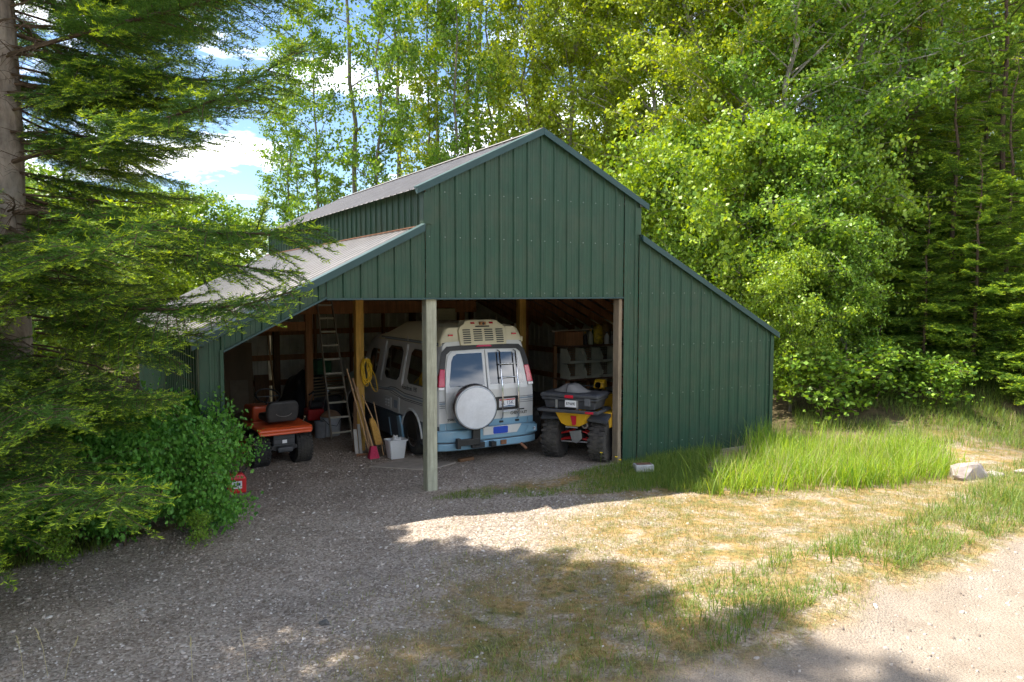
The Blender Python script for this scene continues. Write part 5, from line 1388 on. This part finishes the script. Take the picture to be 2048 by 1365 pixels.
m.tube([(.19*math.cos(R(a)), .58+.19*math.sin(R(a))*.85, 1.02+.19*math.sin(R(a))*.5) for a in range(0, 360, 15)], .014, 8, close=True); m.tube([(0, .58, 1.0), (0, .72, .80)], .018, 8); m.bar((-.18, .58, 1.01), (.18, .58, 1.01), .03, .015); m.build('steering_wheel', BLACK, mow, smooth=60)
m = MB(); m.bb(-.30, .30, .25, .64, .42, .46); m.build('foot_deck', BLACK, mow, bevel=.01)
m = MB(); m.bb(-.46, .50, .42, 1.02, .13, .25); m.build('cutting_deck', ORANGE, mow, bevel=.04, seg=3)
m = MB(); m.tube([(.36, -.05, .63), (.39, -.05, .72)], .008, 6); m.lathe([(0, .02), (.02, .012), (.02, -.012), (0, -.02)], c=(.39, -.05, .73), n=10); m.build('lever', CHROME, mow)
m = MB(); m.bb(-.2, .2, -.24, 1.45, .28, .34); m.build('chassis', BLACK, mow)

# ================================================================ LADDER
RUNG = M_('pale rung', (.72, .66, .52), rough=.5, var=.12)
la = thing('ladder', 'tall tapered aluminium ladder leaning on the cross beam', 'ladder', bw(0, 0), TH)
F_, T_ = (4.22, 0.0), (5.86, 2.86)
def lpt(u, t): return Vector((u, F_[0]+(T_[0]-F_[0])*t, F_[1]+(T_[1]-F_[1])*t))
ua, ub, uc, ud = -.02, .37, .19, .47
for a, b in ((ua, uc), (ub, ud)):
    m = MB(); m.bar(lpt(a, 0), lpt(b, 1), .024, .06, up=(0, -1, .5)); m.build('rail', M_('weathered ladder rail', (.36, .30, .23), rough=.5, var=.2, metal=.2), la, bevel=.004)
for k in range(11):
    t = (.30*(k+.42))/3.3
    if t > .985: break
    m = MB(); m.cyl(lpt(ua+(uc-ua)*t, t), lpt(ub+(ud-ub)*t, t), .019, n=8); m.build('rung', RUNG, la)

# ================================================================ THINGS BY THE YELLOW POST
coil = thing('cord_coil', 'yellow extension cord coiled and hung on the yellow post', 'cord', bw(.215, 3.02, 0), TH)
m = MB(); rg = random.Random(3)
for k in range(11):
    w, h, c0 = rg.uniform(.045, .085), rg.uniform(.17, .24), rg.uniform(-.02, .03); ph = rg.uniform(0, 6)
    m.tube([(c0+w*math.sin(t)+.012*math.sin(3*t+ph), -.03-.03*rg.random()+.02*math.cos(t+ph), 1.58-h+h*math.cos(t)) for t in [2*math.pi*i/26 for i in range(26)]], .0075, 6, close=True)
m.tube([(.06, -.04, 1.2), (.10, -.05, 1.10), (.14, -.05, 1.02), (.19, -.04, 1.0), (.20, -.04, 1.06), (.17, -.04, 1.25), (.10, -.04, 1.4), (.04, -.03, 1.55)], .0075, 6)
m.build('coil', M_('yellow cord', (.75, .46, .015), rough=.45, var=.12), coil, smooth=60)
m = MB(); m.cyl((0, 0, 1.585), (0, -.09, 1.60), .007, n=8); m.build('hook', STEEL, coil)
HANDLE = wood('ash handle', (.48, .30, .16), .2, .1)
def tool(name, label, p, q, r, head=None, mat=None):
    t = thing(name, label, 'tool', bw(0, 0), TH)
    m = MB(); m.cyl(p, q, r, r*.92, n=10); m.build('handle', mat or HANDLE, t, smooth=60)
    if head: head(t)
    return t
def rake_head(t):
    m = MB(); m.bar((-.10, 2.60, .035), (.22, 2.52, .035), .02, .03)
    for i in range(9): 
        f = i/8; m.bar((-.10+.32*f, 2.60-.08*f, .03), (-.10+.32*f, 2.56-.08*f, .002), .008, .008)
    m.build('rake_teeth', RUST, t)
def broom_head(t):
    m = MB(); m.loft([[(.06, 2.34, .20), (.15, 2.34, .20), (.15, 2.40, .20), (.06, 2.40, .20)], [(.02, 2.30, .0), (.19, 2.30, .0), (.19, 2.42, .0), (.02, 2.42, .0)]]); m.build('red_bristles', M_('red bristles', (.42, .02, .07), rough=.8, var=.4, scale=30, stretch=(6, 6, .3)), t)
def straw_head(t):
    m = MB(); m.loft([[(.155, 2.62, .62), (.20, 2.62, .62), (.20, 2.65, .62), (.155, 2.65, .62)], [(.14, 2.58, .55), (.235, 2.58, .55), (.235, 2.66, .55), (.14, 2.66, .55)], [(.20, 2.50, .18), (.33, 2.50, .18), (.33, 2.58, .18), (.20, 2.58, .18)]]); m.build('straw_bristles', M_('broom straw', (.50, .27, .06), rough=.85, var=.35, scale=20, stretch=(8, 8, .4)), t)
tool('garden_rake', 'longest wooden tool handle leaning to the left at the yellow post', (.09, 2.46, .02), (-.16, 2.86, 1.44), .014, rake_head)
tool('broom', 'red bristled broom with wooden handle standing beside the white bin', (.10, 2.37, .18), (-.05, 2.90, 1.27), .014, broom_head)
tool('shovel', 'thick wooden handled shovel beside the red broom', (.13, 2.50, .02), (.03, 2.92, 1.12), .019, None)
tool('hoe', 'slim wooden handled hoe between broom and shovel', (.16, 2.46, .02), (-.02, 2.95, 1.18), .012, None)
tool('straw_broom', 'worn straw broom leaning behind the white bin', (.19, 2.62, .62), (.10, 2.86, .98), .011, straw_head)
tool('stick', 'thin bare stick standing upright behind the white bin', (.30, 2.42, .02), (.28, 2.80, .86), .010, None)
for k, (u0, u1, h, lab) in enumerate([(-.05, .01, .40, 'short pale board leaning at the foot of the yellow post'), (.025, .075, .48, 'narrow pale board leaning beside the short board at the post')]):
    b = MB(); b.prism([(u0, 0), (u1, 0), (u1, h), (u0, h)], lambda a, z, d: (a, 2.80+d+.25*z, z), 0, .02); o = b.build('board', M_('pale board', (.45, .42, .38), rough=.8, var=.15, stretch=(5, 5, .6)), None, bevel=.002); o.location = bw(0, 0); o.rotation_euler = (0, 0, TH); tag(o, lab, 'board')
b = MB(); b.bar((-.02, 2.92, .02), (.02, 2.99, .86), .06, .02, up=(0, -1, 0)); o = b.build('board', WOODD, None); o.location = bw(0, 0); o.rotation_euler = (0, 0, TH); tag(o, 'dark brown plank standing behind the tool handles', 'board')
def bucket(name, label, loc, r0, r1, h, mat, square=False, cat='bucket'):
    t = thing(name, label, cat, loc, TH)
    m = MB()
    if square:
        def ring(w, z): return rrect(-w, w, -w*.85, w*.85, w*.2, 3)
        secs = []
        for w, z in ((r0*.96, 0), (r0, .004), (r1, h-.02), (r1+.018, h-.018), (r1+.018, h), (r1-.004, h), (r0-.008, .012)): secs.append([(a, b, z) for a, b in ring(w, z)])
        m.loft(secs)
    else: m.lathe([(0, 0), (r0, 0), (r1, h-.03), (r1+.008, h-.03), (r1+.008, h), (r1-.004, h), (r0-.005, .01), (0, .01)], n=32)
    m.build('shell', mat, t, smooth=40); return t
bk = bucket('bin', 'white square plastic bin beside the red broom', bw(.43, 2.20, .0), .115, .150, .31, WHITEP, True, 'bin')
rg_ = thing('rag', 'crumpled white rag sticking out of the white bin', 'rag', bw(.42, 2.22, .27), TH)
m = MB(); m.prism([(-.07, 0), (.09, 0), (.11, .05), (.04, .04), (.05, .10), (.01, .08), (-.02, .12), (-.04, .05)], lambda a, b, d: (a, d+.02*math.sin(a*60), b), -.03, .03); m.build('cloth', WHITEP, rg_, bevel=.008)
bk2 = bucket('bucket', 'grey bucket of clutter behind the ladder foot', bw(.10, 4.66, 0), .165, .19, .36, M_('grey white plastic', (.42, .42, .43), rough=.6, var=.1, dirt=(.2, .18, .15), dirt_amt=.5))
m = MB(); m.tube([(-.18, -.12, .34), (-.10, -.20, .24), (.05, -.21, .20), (.15, -.14, .32)], .006, 6); m.build('handle', BLACK, bk2)
m = MB(); m.lathe([(0, .34), (.17, .345), (.19, .37), (.17, .40), (.12, .45), (.0, .49)], n=24); m.build('lid', M_('tan lid', (.32, .19, .11), rough=.7, var=.2), bk2, smooth=40)
bucket('jug', 'grey jug standing left of the clutter bucket', bw(-.13, 4.55, 0), .10, .11, .30, M_('dull jug', (.22, .22, .23), rough=.6), cat='jug')
till = thing('tiller', 'red garden tiller with long handle behind the ladder', 'tiller', bw(-.02, 5.25), TH)
m = MB(); m.bb(-.18, .14, -.12, .22, .22, .44); m.build('engine_frame', REDP, till, bevel=.03)
m = MB(); m.lathe([(0, -.10), (.09, -.10), (.10, .0), (.09, .10), (0, .10)], c=(0, .05, .50), axis='x', n=20); m.build('engine', BLACK, till, smooth=40)
for x in (-.15, .12):
    m = MB(); m.tube([(x, -.05, .40), (x-.03, -.35, .66), (x-.06, -.62, .84), (x-.10, -.78, .88)], .013, 8); m.build('handle_bar', STEEL, till, smooth=60)
m = MB(); m.tube([(-.25, -.78, .88), (-.36, -.88, .84)], .018, 8); m.build('grip', BLACK, till)
for x in (-.21, .17):
    m = MB(); m.lathe([(0, -.03), (.10, -.03), (.16, -.03), (.165, 0), (.16, .03), (0, .03)], c=(x, .05, .165), axis='x', n=24); m.build('wheel', RUBBER, till, smooth=40)

# ================================================================ SHELF ALONG THE RIGHT WALL
shf = thing('storage_shelf', 'rough timber shelf behind the quad bike, stacked with bins and bottles', 'shelf', bw(0, 0), TH)
for z in (.90, 1.60):
    m = MB(); m.bb(4.70, 6.50, 3.45, 4.0, z-.03, z); m.build('shelf_board', WOODD, shf)
for u, v in ((4.74, 3.50), (6.46, 3.50), (4.74, 3.96), (6.46, 3.96), (5.6, 3.96)):
    m = MB(); m.bb(u-.03, u+.03, v-.03, v+.03, 0, .868 if v < 3.6 else 1.568); m.build('leg', WOODB, shf)
JUNK = [M_('junk dark', (.045, .04, .04), rough=.7, var=.4), M_('junk rust', (.16, .08, .045), rough=.8, var=.4), M_('junk grey', (.14, .14, .14), rough=.6, var=.3), M_('junk tan', (.28, .21, .13), rough=.8, var=.2), M_('junk blue', (.03, .05, .11), rough=.6, var=.3), M_('junk green', (.03, .11, .05), rough=.7, var=.3)]
BINM = M_('olive cream plastic', (.66, .62, .46), rough=.6, var=.1, dirt=(.3, .27, .18), dirt_amt=.4)
def crate(label, loc):
    t = thing('stacking_bin', label, 'bin', loc, TH+R(90), 'stacked bins on the shelf')
    # opens towards -x; front lip low, sides slope
    side = [(-.17, 0), (.16, 0), (.16, .30), (-.06, .30), (-.12, .16), (-.20, .13)]
    for sg in (-1, 1):
        m = MB(); m.prism(side, lambda a, b, d: (a, sg*.19+d, b), -.008, .008); m.build('side', BINM, t, bevel=.003)
        m = MB(); m.bar((-.19, sg*.197, .12), (-.06, sg*.197, .30), .012, .03); m.build('rib', BINM, t)
    m = MB(); m.bb(-.17, .16, -.182, .182, 0, .012); m.build('floor', BINM, t)
    m = MB()
    for r_ in range(6): m.bb(.150, .160, -.182, .182, .012+.052*r_, .034+.052*r_)
    for c_ in range(8): m.bb(.1505, .1595, -.18+.05*c_, -.165+.05*c_, .02, .294)
    m.build('back_grid', JUNK[3], t)  # darker than the bin sides: shade inside the bin put into the colour
    m = MB(); m.prism([(-.182, .0), (.182, .0), (.182, .055), (-.182, .06)], lambda a, b, d: (-.17-d-.15*b, a, b), 0, .01); m.build('front_lip', BINM, t, bevel=.003)
    return t
for i in range(4):
    for j in range(2):
        crate(['cream plastic bin in the lower row on the timber shelf', 'cream plastic bin in the upper row, just under the bottles'][j], bw(4.98+.425*i, 3.66, .902+.322*j))
def bottle(label, u, v, z, h, r, mat, capm):
    t = thing('bottle', label, 'bottle', bw(u, v, z), TH)
    m = MB(); m.lathe([(0, 0), (r, 0), (r, h*.55), (r*.9, h*.66), (r*.38, h*.82), (r*.36, h*.9), (0, h*.9)], n=16); m.build('bottle_body', mat, t, smooth=40)
    m = MB(); m.lathe([(r*.42, h*.88), (r*.42, h), (0, h)], n=12); m.build('cap', capm, t)
bottle('dark bottle with yellow label on the upper shelf', 5.28, 3.62, 1.602, .27, .045, JUNK[0], YEL)
bottle('pale spray bottle with a slim neck on the upper shelf', 5.42, 3.62, 1.602, .32, .05, M_('milky plastic', (.5, .48, .36), rough=.5), YEL)
bottle('green glass bottle behind the yellow bag on the upper shelf', 5.53, 3.72, 1.602, .40, .045, JUNK[5], JUNK[0])
bottle('white jug in front of the yellow bag on the upper shelf', 5.80, 3.55, 1.602, .26, .055, WHITEP, JUNK[2])
bottle('grey can on the upper shelf beside the white jug', 5.96, 3.58, 1.602, .22, .06, JUNK[2], BLACK)
def sack(label, u, v, z, w, d, h, mat):
    t = thing('sack', label, 'sack', bw(u, v, z), TH)
    m = MB(); secs = []
    for f, s in ((0, .85), (.08, 1), (.5, 1.03), (.85, .9), (.93, .55), (1, .75)):
        secs.append([(d*s*math.cos(a)*(.9 if f < .9 else .3), w*s*math.sin(a), h*f+.012*math.sin(5*a+f*9)) for a in [2*math.pi*i/16 for i in range(16)]])
    m.loft(secs); m.build('bag', mat, t, smooth=60)
YB = M_('printed yellow bag', (.62, .42, .03), rough=.5, var=.7, scale=14, dirt=(.10, .07, .04), dirt_amt=.8)
sack('crumpled yellow bag on the upper shelf', 5.66, 3.68, 1.602, .09, .13, .42, YB)
sack('brown and yellow bag pushed behind the white jug', 5.93, 3.80, 1.602, .09, .14, .44, M_('printed brown bag', (.30, .17, .06), rough=.6, var=.8, scale=12, dirt=(.6, .4, .03), dirt_amt=.8))
def crate_box(name, label, loc, dims, mat, rz=0.0, cat='box', flap=True):
    t = thing(name, label, cat, loc, TH+rz); a, b, h = dims
    m = MB(); m.bb(-a/2, a/2, -b/2, b/2, 0, h); bo = m.build('carton', mat, t, bevel=.008)
    if flap:
        m = MB(); m.bb(-a/2-.004, a/2+.004, -b/2-.004, b/2+.004, h+.001, h+.012); m.build('lid', mat, t, bevel=.003)
    return t
crate_box('box', 'brown wooden box on the end of the upper shelf', bw(4.93, 3.72, 1.602), (.42, .45, .27), WOODB)
m_ = thing('plank', 'long pale plank lying across the brown box', 'plank', bw(5.02, 3.72, 1.896), TH)
b = MB(); b.bar((-.5, .05, 0), (.5, -.05, .03), .10, .02); b.build('board', M_('pale plank', (.45, .36, .24), rough=.8), m_)
# dark clutter between van, shelf and back wall
rgj = random.Random(12)
def clutter(name, label, u, v, z, dims, mi, rz, cat): crate_box(name, label, bw(u, v, z), dims, JUNK[mi], rz, cat)
for a in [('crate', 'rusty metal crate on the floor between van and shelf', 4.4, 5.4, 0, (.8, .6, .5), 1, .3, 'crate'), ('box', 'dark box on top of the rusty crate', 4.4, 5.4, .515, (.5, .5, .34), 0, -.2, 'box'), ('box', 'grey carton in front of the back wall tyre', 3.9, 6.8, 0, (.6, .6, .6), 2, .5, 'box'),
          ('toolbox', 'blue tool box on the dark workbench', 5.2, 7.0, .94, (.5, .3, .28), 4, .1, 'toolbox'), ('box', 'tan carton on the dark workbench', 4.7, 7.0, .94, (.35, .35, .3), 3, .4, 'box'), ('box', 'black bin under the storage shelf', 5.2, 3.72, 0, (.7, .4, .6), 0, 0, 'bin'), ('box', 'grey tote beside the black bin under the storage shelf', 6.0, 3.72, 0, (.6, .4, .45), 2, 0, 'tote')]:
    clutter(*a)
wbn = thing('workbench', 'dark timber workbench near the back wall', 'bench', bw(4.9, 7.05), TH)
m = MB(); m.bb(-.75, .75, -.35, .35, .88, .93); m.build('bench_top', WOODD, wbn)
for x in (-.68, .68):
    for y in (-.28, .28): m = MB(); m.bb(x-.045, x+.045, y-.045, y+.045, 0, .88); m.build('leg', WOODD, wbn)
def tyre(label, loc, r, w, rot):
    t = thing('tyre', label, 'tyre', loc); t.rotation_euler = rot
    m = MB(); h = w/2; m.lathe([(r*.6, -h*.9), (r*.85, -h), (r*.97, -h*.7), (r, 0), (r*.97, h*.7), (r*.85, h), (r*.6, h*.9), (r*.58, 0), (r*.6, -h*.9)], axis='y', n=40); m.build('rubber_ring', RUBBER, t, smooth=40)
tyre('large black tyre hanging on the back wall right of the van', bw(4.05, 8.72, 1.35), .42, .2, (0, 0, TH))
tyre('second black tyre hanging beside the large one', bw(5.0, 8.72, 1.30), .33, .18, (0, 0, TH))
tyre('old tyre standing between van and quad bike', bw(3.15, 2.35, .31), .31, .18, (0, 0, TH+R(75)))
lg = [bpy.data.objects]; 
for i in range(14):
    u, v = 3.3+rgj.random()*.5, 3.9+rgj.random()*1.6; z = .09+.11*(i % 4)
    o = thing('log', 'split firewood log in the heap behind the quad bike', 'log', bw(u, v, z), TH+rgj.uniform(-.5, .5), 'firewood heap behind the quad bike')
    m = MB(); L_ = rgj.uniform(.3, .45); m.prism([(-.07, -.05), (.06, -.06), (.08, .02), (0, .07), (-.07, .04)], lambda a, b, d: (a, d, b), -L_/2, L_/2); m.build('wood', JUNK[rgj.choice([1, 3, 2])], o)
    o.rotation_euler = (rgj.uniform(-.15, .15), 0, TH+rgj.uniform(-.8, .8))
# ---- left bay: sheets and heap at the back wall
def sheet_(label, u0, u1, v, h, mat, lean=.12, name='plywood_sheet'):
    b = MB(); b.prism([(u0, 0), (u1, 0), (u1, h), (u0, h)], lambda a, z, d: (a, v+lean*z+d, z), 0, .018); o = b.build(name, mat, None); o.location = bw(0, 0); o.rotation_euler = (0, 0, TH); return tag(o, label, 'board')
sheet_('tall brown plywood sheet leaning on the back wall of the left bay', -1.15, -.52, 8.45, 1.55, PLY)
sheet_('half height dark board leaning in front of the back wall', -.48, -.16, 8.5, .80, WOODD)
sheet_('low pale board in front of the tall plywood sheet', -1.05, -.66, 8.35, .72, M_('dusty board', (.28, .21, .14), rough=.8), .10, 'board')
b = MB(); b.cyl((-.02, 8.5, 0), (-.12, 8.80, 1.75), .022, n=10); o = b.build('pole', HANDLE, None); o.location = bw(0, 0); o.rotation_euler = (0, 0, TH); tag(o, 'long wooden pole leaning on the back wall of the left bay', 'pole')
hp = thing('tarp_heap', 'black tarp thrown over a heap behind the mower', 'tarp', bw(.45, 7.4), TH)
m = MB(); n = 14; g = []
for i in range(n):
    g.append([(-.6+1.1*i/(n-1), -.7+1.4*j/(n-1), max(0, (1-(2*i/(n-1)-1)**4)*(1-(2*j/(n-1)-1)**4))*(.72+.35*float(vnoise(np.array(i*.6), np.array(j*.6))))) for j in range(n)])
m.loft(g, closed=False, cap=False); m.build('cover', M_('black tarp', (.02, .02, .022), rough=.5, var=.2), hp, smooth=60)
gp = crate_box('box', 'green plastic tub on the black tarp heap', bw(.50, 6.7, .95), (.35, .35, .3), JUNK[5], .3)
stl = thing('lattice_bundle', 'stack of long grey battens beside the inner post', 'timber', bw(.55, 6.6), TH)
for k in range(7):
    m = MB(); m.bar((-.35, -.3+.0*k, .52+.065*k), (.42, .05, .50+.065*k), .05, .03); m.build('batten', JUNK[3], stl)
m = MB(); m.bb(-.3, .3, -.3, .0, 0, .5); m.build('support', JUNK[0], stl)
# loft load and the cream louvred box
for a in [('box', 'red box lying on the loft floor above the van', 1.75, 6.35, (.42, .4, .17), REDP, .1), ('box', 'dark suitcase on the loft floor above the van', 1.15, 6.4, (.6, .4, .2), JUNK[0], 0), ('box', 'grey roll of cloth on the loft floor beside the red box', 2.4, 6.4, (.6, .4, .16), JUNK[2], .2), ('box', 'dark bundle at the end of the loft floor', .5, 6.4, (.5, .45, .22), JUNK[4], 0)]:
    crate_box(a[0], a[1], bw(a[2], a[3], 2.552), a[4], a[5], a[6], flap=False)
lv = thing('louvred_box', 'cream louvred vent box under the loft beam', 'vent', bw(3.02, 5.72, 2.10), TH)
m = MB(); m.bb(-.42, .22, -.04, .12, 0, .25); lb = m.build('case', M_('cream enamel', (.62, .58, .40), rough=.5, var=.06), lv, bevel=.006)
for k in range(7):
    m = MB(); m.bb(-.40, .20, -.052, -.041, .02+.032*k, .036+.032*k); m.build('slat', M_('cream slat', (.55, .51, .34), rough=.5), lb)
# floor slab, chock, can, block
sb = MB(); sb.prism([(-.17, 1.80), (.52, 1.10), (1.10, 1.35), (.60, 2.05)], lambda a, b, d: (a, b, d), -.03, .018); o = sb.build('concrete_slab', M_('old concrete', (.30, .26, .22), rough=.95, var=.2, bump=.3), None, bevel=.006); o.location = bw(0, 0); o.rotation_euler = (0, 0, TH); tag(o, 'flat worn concrete slab let into the gravel behind the front post', 'slab')
o = thing('wheel_chock', 'dark wooden block lying on the gravel under the bumper', 'block', bw(1.32, 1.42, .0), TH+.2)
m = MB(); m.bb(-.14, .14, -.04, .04, 0, .05); m.build('block', WOODD, o, bevel=.006)
can = thing('fuel_can', 'red plastic fuel can with white label, half hidden by the shrub', 'can', (-3.74, 10.0, 0), R(25))
m = MB(); m.loft([[(-.12, -.09, .0), (.12, -.09, .0), (.12, .09, .0), (-.12, .09, .0)], [(-.125, -.09, .20), (.125, -.09, .20), (.125, .09, .20), (-.125, .09, .20)], [(-.10, -.07, .27), (.08, -.07, .27), (.08, .07, .27), (-.10, .07, .27)]]); m.build('can_body', M_('red plastic', (.55, .02, .02), rough=.4, var=.1), can, bevel=.02)
m = MB(); m.box((.0, -.094, .12), (.13, .006, .10)); m.build('label', WHITEP, can); m = MB(); m.box((.02, -.0985, .13), (.05, .003, .04)); m.build('label_print', JUNK[4], can)
m = MB(); m.tube([(-.06, 0, .27), (-.06, 0, .31), (.05, 0, .31), (.05, 0, .27)], .012, 6); m.build('handle', BLACK, can)
m = MB(); m.tube([(.08, 0, .25), (.14, 0, .33)], [.02, .012], 8); m.build('spout', BLACK, can)
bl = thing('stone_planter', 'small weathered white stone trough at the foot of the closed wall', 'trough', (1.98, 11.12, .02), R(8))
m = MB(); m.bb(-.14, .14, -.09, .09, 0, .11); m.build('trough', M_('white stone', (.42, .42, .41), rough=.9, var=.15, bump=.4, dirt=(.35, .36, .33), dirt_amt=.6), bl, bevel=.015)
m = MB(); m.bb(-.115, .115, -.065, .065, .1105, .114); m.build('soil', JUNK[1], bl)
DAN = M_('dandelion yellow', (.80, .55, .01), rough=.7, var=.1)
for i, (px_, py_) in enumerate([(1198, 930), (1226, 937), (1234, 945)]):
    X, Y = [(1.38, 11.55), (1.57, 11.25), (1.60, 11.05)][i]
    f = thing('dandelion', 'yellow dandelion in the dark grass before the quad bike', 'flower', (X, Y, 0), 0, 'dandelions by the door jamb')
    m = MB(); m.tube([(0, 0, 0), (.01, 0, .1), (.015, 0, .20)], .003, 5); m.build('stem', GR_D, f)
    m = MB(); m.lathe([(0, .212), (.018, .214), (.024, .206), (.01, .198), (0, .196)], c=(.015, 0, 0), n=12); m.build('flower_head', DAN, f)
